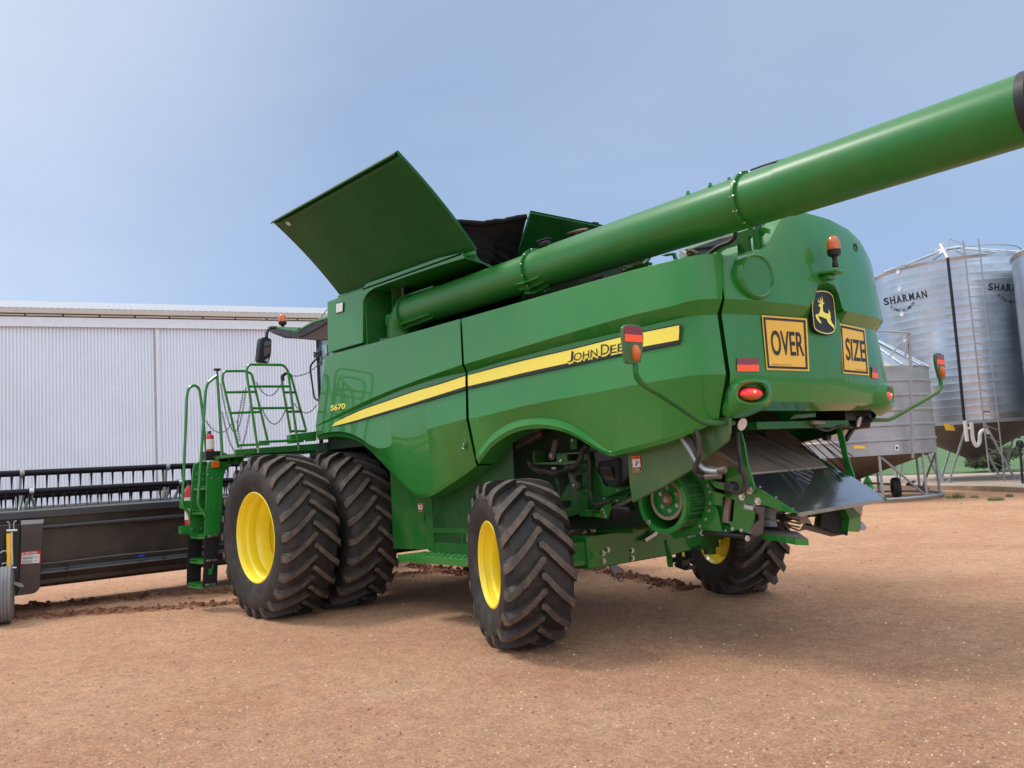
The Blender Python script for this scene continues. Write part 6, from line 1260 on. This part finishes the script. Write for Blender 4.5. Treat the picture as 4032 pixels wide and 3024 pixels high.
b = MB(); b.prism([u2(*p, XL0-.01) for p in ((1703, 1120), (1735, 1118), (1733, 1165), (1703, 1168))], (.008, 0, 0)); b.tube([u2(1733, 1120, XL0-.02), u2(1742, 1085, XL0-.02)], .006, 5); b.build('hook_plate', 'green', CH)
b = MB(); b.prism([u2(*p, XL0-.03) for p in ((1730, 240), (1795, 236), (1795, 292), (1732, 296))], (.03, 0, 0)); b.build('side_marker', 'orange', CH, bevel=.006); b = MB(); b.prism([u2(*p, XL1) for p in ((1705, 250), (1718, 250), (1718, 285), (1705, 285))], (.03, 0, 0)); b.build('side_marker', 'orange', CH)
hose('cable', [u2(*p, XL0-.02) for p in ((1795, 285), (1815, 300), (1840, 330), (1850, 380))], .005)
# chains
def chain(a, c, sag):
    b = MB(); P = catenary(a, c, sag, 60); L = sum(np.linalg.norm(P[i+1]-P[i]) for i in range(59)); n = int(L/.034); cum = np.r_[0, np.cumsum([np.linalg.norm(P[i+1]-P[i]) for i in range(59)])]
    for i in range(n):
        t0 = (i-.12)/n*L; t1 = (i+1.12)/n*L; A_ = np.array([np.interp(max(t0, 0), cum, [p[k] for p in P]) for k in range(3)]); B_ = np.array([np.interp(min(t1, L), cum, [p[k] for p in P]) for k in range(3)]); d = B_-A_; s_ = np.cross(d, (0, 0, 1) if i % 2 else (1, 0, .3)); s_ /= np.linalg.norm(s_)+1e-9
        b.tube([A_+s_*.004, A_+d*.2+s_*.008, A_+d*.8+s_*.008, B_+s_*.004, B_-s_*.004, A_+d*.8-s_*.008, A_+d*.2-s_*.008, A_-s_*.004], .0032, 4, closed=True)
    return b.build('chain', 'chain', CH)
chain(pY(1478, 612, XL0), pY(1648, 640, XR1), .62); chain(pY(1488, 800, XL0), pY(1678, 760, XR1), .58)
chain(pY(1715, 600, XR1), pY(1880, 620, XR3), .17); chain(pY(1755, 780, XR1), pY(1912, 790, XR3), .20)
chain(pY(1948, 560, XR3), oY(za(240, 812), 1.15), .10); chain(pY(1970, 745, XR3), pY(2122, 755, .3), .12)
chain(pY(1378, 860, XL1), pY(1560, 870, 1.6), .16); chain(pY(1632, 655, XR1), pY(1590, 880, XR1), .01); chain(pY(1588, 860, XR1), pY(1608, 1005, XR1), .01)
# extinguishers
def extinguisher(base, h, r, label):
    t = thing('fire_extinguisher', tuple(base), label, 'fire extinguisher'); b = MB(); b.lathe((0, 0, 0), (0, 0, 1), [(0, 0), (0, r), (h*.72, r), (h*.82, r*.8), (h*.87, r*.4), (h*.9, r*.35), (h*.9, 0)], 28); b.build('cylinder', 'red', t, local=True)
    b = MB(); b.lathe((0, 0, 0), (0, 0, 1), [(h*.12, r*1.01), (h*.62, r*1.01)], 28); b.build('label', 'white', t, local=True); b = MB(); b.lathe((0, 0, 0), (0, 0, 1), [(h*.9, r*.3), (h*.97, r*.3), (h*.97, 0)], 12); b.box((.02, 0, h*1.0), (.10, .02, .02)); b.tube([(.03, 0, h*.95), (.09, 0, h*.9), (r+.03, 0, h*.7), (r+.02, 0, h*.3)], .01, 6); b.build('valve', 'blackp', t, local=True); return t
q = pY(1410, 1068, 1.5); extinguisher(q, .27, .052, 'small red fire extinguisher standing on the platform by the ladder handrail')
b = MB(); b.box(q+np.array([0, 0, -.06]), (.2, .2, .12)); b.build('extinguisher_cradle', 'blackp', CH)
q = pY(1270, 1560, 1.75); extinguisher(q, .60, .06, 'tall red fire extinguisher clamped beside the ladder steps')
b = MB(); b.box(pY(1262, 1422, 1.72), (.1, .2, .1)); b.box(pY(1255, 1590, 1.72), (.1, .2, .1)); b.build('extinguisher_clamp', 'green', CH)

# ================================================================== HEADER
HX = 3.5; hx = lambda p, X=HX: oX(p, X)
HD = thing('combine_header', (4.2, 0, 0), 'wide dark harvesting header with a black reel in front of the combine', 'header')
yl = hx((-700, 2100))[1]; yr = -4.6
def zat(p, X=HX): return hx(p, X)[2]
def hbeam(prof, name, key, y0=None, y1=None, bev=.006):
    b = MB(); y0 = yl if y0 is None else y0; y1 = yr if y1 is None else y1; b.prism([(x, y0, z) for x, z in prof], (0, y1-y0, 0)); return b.build(name, key, HD, bevel=bev)
zA, zB = zat(z2(600, 612)), zat(z2(600, 680)); z_t1 = zat(z2(600, 760)); zlo1, zlo2 = zat(z2(600, 1095)), zat(z2(600, 1132)); zbm = zat(z2(600, 1250))
print('hdr', zA, zB, z_t1, zlo1, zlo2, zbm, yl)
hbeam([(HX, zB), (HX, zA-.02), (HX+.06, zA), (HX+.22, zA), (HX+.22, zB)], 'top_beam', 'hdrbeam')
hbeam([(HX+.12, zbm+.05), (HX+.10, zB+.02), (HX+.14, zB+.02), (HX+.16, zbm+.05)], 'back_sheet', 'hdr')
b = MB(); b.tube([(HX+.06, yl, z_t1), (HX+.06, yr, z_t1)], .035, 12); b.build('cross_tube', 'hdrbeam', HD)
hbeam([(HX-.02, zlo2), (HX-.02, zlo2+.01), (HX+.03, zlo1), (HX+.2, zlo1), (HX+.2, zlo2-.02)], 'lower_beam', 'hdrbeam')
hbeam([(HX+.02, zlo2-.005), (HX+.25, zbm), (HX+1.3, zbm-.05), (HX+1.3, zbm), (HX+.3, zbm+.06), (HX+.12, zlo2-.02)], 'floor_pan', 'hdr', bev=0)
for k_ in (0, .035): hose('hydraulic_pipe', [(HX-.01, y_, zlo1+.045+k_+.006*math.sin(y_*4+k_*50)) for y_ in np.linspace(yl, yr, 40)], .010, HD, 'hopper' if k_ else 'blackp', 60)
for xx, yy in ((550, 1078), (1345, 990)):
    b = MB(); b.box(hx(z2(xx, yy))+np.array([-.02, 0, -.01]), (.03, .04, .06)); b.build('pipe_clip', 'blackp', HD)
b = MB(); b.box(hx(z2(1150, 1012))+np.array([-.02, 0, 0]), (.03, .09, .03)); b.build('blue_cap', 'blue', HD)
# end leg with caution plate
b = MB(); X2 = HX-.12; b.prism([hx(zk(*p), X2) for p in ((228, 275), (475, 262), (437, 1000), (420, 1030), (395, 1055), (370, 1070), (170, 1098), (205, 1010))], (.3, 0, 0)); LG = b.build('support_leg', 'hdr', HD, bevel=.008)
b = MB(); b.prism([hx(zk(*p), X2-.004) for p in ((228, 275), (475, 262), (472, 305), (230, 322))], (.003, 0, 0)); b.build('leg_cap', 'galvd', LG)
fn = lambda x, y, o=0: oX((x, y), X2-.004-o); q = [zk(*p) for p in ((222, 755), (440, 742), (443, 600), (228, 617))]
b = MB(); rect_on(b, q, fn, 0, 2, 2); rect_on(b, q, lambda x, y: fn(x, y, .003), 1, 2, 2, .04, .95, .05, .74)
text_on(b, 'CAUTION', [bil(q, .2, .80), bil(q, .82, .80), bil(q, .82, .94), bil(q, .2, .94)], lambda x, y: fn(x, y, .003), 1, .03)
b.add([fn(*bil(q, u, v), .003) for u, v in ((.04, .80), (.16, .80), (.10, .94))], [(0, 1, 2)], 1)
for v in (.66, .55, .50, .45, .40, .28, .23, .18, .10): rect_on(b, q, lambda x, y: fn(x, y, .005), 2, 2, 2, .09, .88 if int(v*100) % 2 else .6, v-.012, v+.008)
b.build('caution_label', ['red', 'white', 'ink'], LG, weld=False)
# gauge wheel at the left edge
gc = oX(zk(5, 1130), 2.95); gc[2] = .36
b = MB(); ga = np.array([.22, 1, 0]); b.lathe(gc, ga, [(-.14, .20), (-.15, .28), (-.13, .345)]+sum([[(-.12+.04*i, .36), (-.095+.04*i, .362), (-.09+.04*i, .352), (-.086+.04*i, .352)] for i in range(6)], [])+[(.13, .345), (.15, .28), (.14, .20)], 56); gw = b.build('gauge_wheel', 'ribrub', HD); b = MB(); b.lathe(gc, ga, [(-.14, .20), (-.08, .17), (-.05, .06), (-.09, 0)], 24); b.build('rim', 'blackp', gw); b = MB(); b.lathe(gc, ga, [(.14, .20), (.08, .17), (.08, 0)], 24); b.build('rim', 'blackp', gw)
b = MB(); 
for i, z in enumerate((.0,)): b.prism([hx(zk(*p), HX-.2) for p in ((-60, 330), (220, 320), (215, 800), (215, 1000), (150, 1130), (-60, 1200))], (.12, 0, 0))
b.build('wheel_bracket', 'blackp', HD, bevel=.01)
b = MB(); b.tube([hx(zk(100, 415), HX-.30), hx(zk(102, 640), HX-.3)], .034, 14); b.tube([hx(zk(102, 640), HX-.3), hx(zk(96, 825), HX-.3)], .03, 14); b.build('yellow_strut', 'signy', HD)
b = MB(); b.tube([hx(zk(132, 400), HX-.33), hx(zk(135, 770), HX-.33)], .018, 8); b.tube([hx(zk(70, 385), HX-.33), hx(zk(185, 382), HX-.33)], .015, 8); b.tube([hx(zk(120, 790), HX-.33), hx(zk(178, 788), HX-.33)], .015, 8); b.build('turnbuckle', 'steel', HD)
for p in (((75, 290), (100, 300), (105, 380)), ((150, 380), (155, 290), (180, 282))): hose('spring_hook', [hx(zk(*k), HX-.3) for k in p], .008, HD, 'galvd', 8)
for p in (((5, 630), (30, 610), (75, 608)), ((20, 755), (45, 740), (75, 740))): hose('hose', [hx(zk(*k), HX-.28) for k in p], .012, HD, 'galvd', 8)
b = MB(); b.prism([hx(zk(*p), HX-.34) for p in ((132, 935), (180, 945), (240, 960), (260, 985), (250, 1002), (205, 998), (135, 960))], (.01, 0, 0)); b.build('mud_flap', 'galvd', HD); b = MB(); b.prism([hx(zk(*p), HX-.3) for p in ((110, 800), (200, 800), (215, 930), (120, 940))], (.1, 0, 0)); b.build('wheel_hub_arm', 'blackp', HD, bevel=.01)
# reel : two visible bats with tines
def reel_bat(X, pa, pc, name='reel_bat', step=.155, tl=.24, dirx=-.03, ph=0.):
    A_ = oX(z2(*pa), X); z = A_[2]; b = MB(); b.tube([(X, yl, z), (X, yr, z)], .048, 14); bat = b.build(name, 'reel', HD)
    b = MB(); b.lathe((0, 0, 0), (0, 1, 0), [(-.015, .02), (-.02, .0)], 4)
    tm = MB(); tm.prism([(.0, -.018, -.03), (.0, .018, -.03), (.0, .005, -tl), (.0, -.003, -tl)], (.012, 0, 0)); tm.box((0, 0, -.04), (.05, .03, .03)); me = None
    y = yl-ph; n = 0
    while y > yr+.1 and n < 66:
        if me is None: o = tm.build('tine', 'reel', bat, local=True, loc=(X+dirx, y, z)); me = o.data
        else:
            o = bpy.data.objects.new('tine', me); COL.objects.link(o); o.parent = bat; o.location = (X+dirx, y, z)
        y -= step; n += 1
    return bat, z
X5, X6, X7 = 4.35, 4.15, 4.75
_, zr1 = reel_bat(X5, (600, 320), None, ph=.02, tl=.29); _, zr2 = reel_bat(X6, (600, 470), None, ph=.06, tl=.25)
reel_bat(X7, (600, 500), None, ph=.11, tl=.20); print('reel', zr1, zr2)
for xx in (175, 1365):
    yy = oX(z2(xx, 300), X5)[1]; b = MB(); b.lathe((X5, yy, zr1), (0, 1, 0), [(-.03, .05), (-.03, .062), (.03, .062), (.03, .05)], 20); o = b.build('reel_collar', 'galvd', HD)
    b = MB(); b.prism([(X5, yy+.02, zr1), (X5+.05, yy+.02, zr1), (4.6, yy+.02, 1.35), (4.5, yy+.02, 1.35)], (0, -.03, 0)); b.prism([(X6-.02, yy+.02, zr2), (X6+.05, yy+.02, zr2), (4.62, yy+.02, 1.35), (4.5, yy+.02, 1.35)], (0, -.03, 0)); b.prism([(X7, yy+.02, zr2), (X7+.05, yy+.02, zr2), (4.62, yy+.02, 1.35), (4.5, yy+.02, 1.35)], (0, -.03, 0)); b.build('reel_spider', 'galvd', HD)
for xx in (252, 1470):
    yy = oX(z2(xx, 480), X6)[1]; b = MB(); b.lathe((X6, yy, zr2), (0, 1, 0), [(-.03, .05), (-.03, .065), (.03, .065), (.03, .05)], 20); b.build('reel_collar', 'galv', HD)
    for tx in (-.12, .12):
        b = MB(); b.tube([(X6, yy, zr2-.05), (X6+.1, yy+tx, 1.32)], .025, 6); b.build('reel_arm', 'galvd', HD)
b = MB(); b.tube([(4.55, yl, 1.36), (4.55, yr, 1.36)], .10, 14); b.build('reel_shaft', 'hdr', HD)
# feeder house joining header and body
b = MB(); b.prism([(.9, .75, 1.0), (.9, .75, 1.9), (HX+.1, .75, 1.25), (HX+.1, .75, .35)], (0, -1.5, 0)); b.build('feeder_house', 'greend', CH)
for o in S.objects:
    if o.type == 'MESH' and o.data.users > 1 and len(o.data.materials) == 0: print('nomat', o.name)
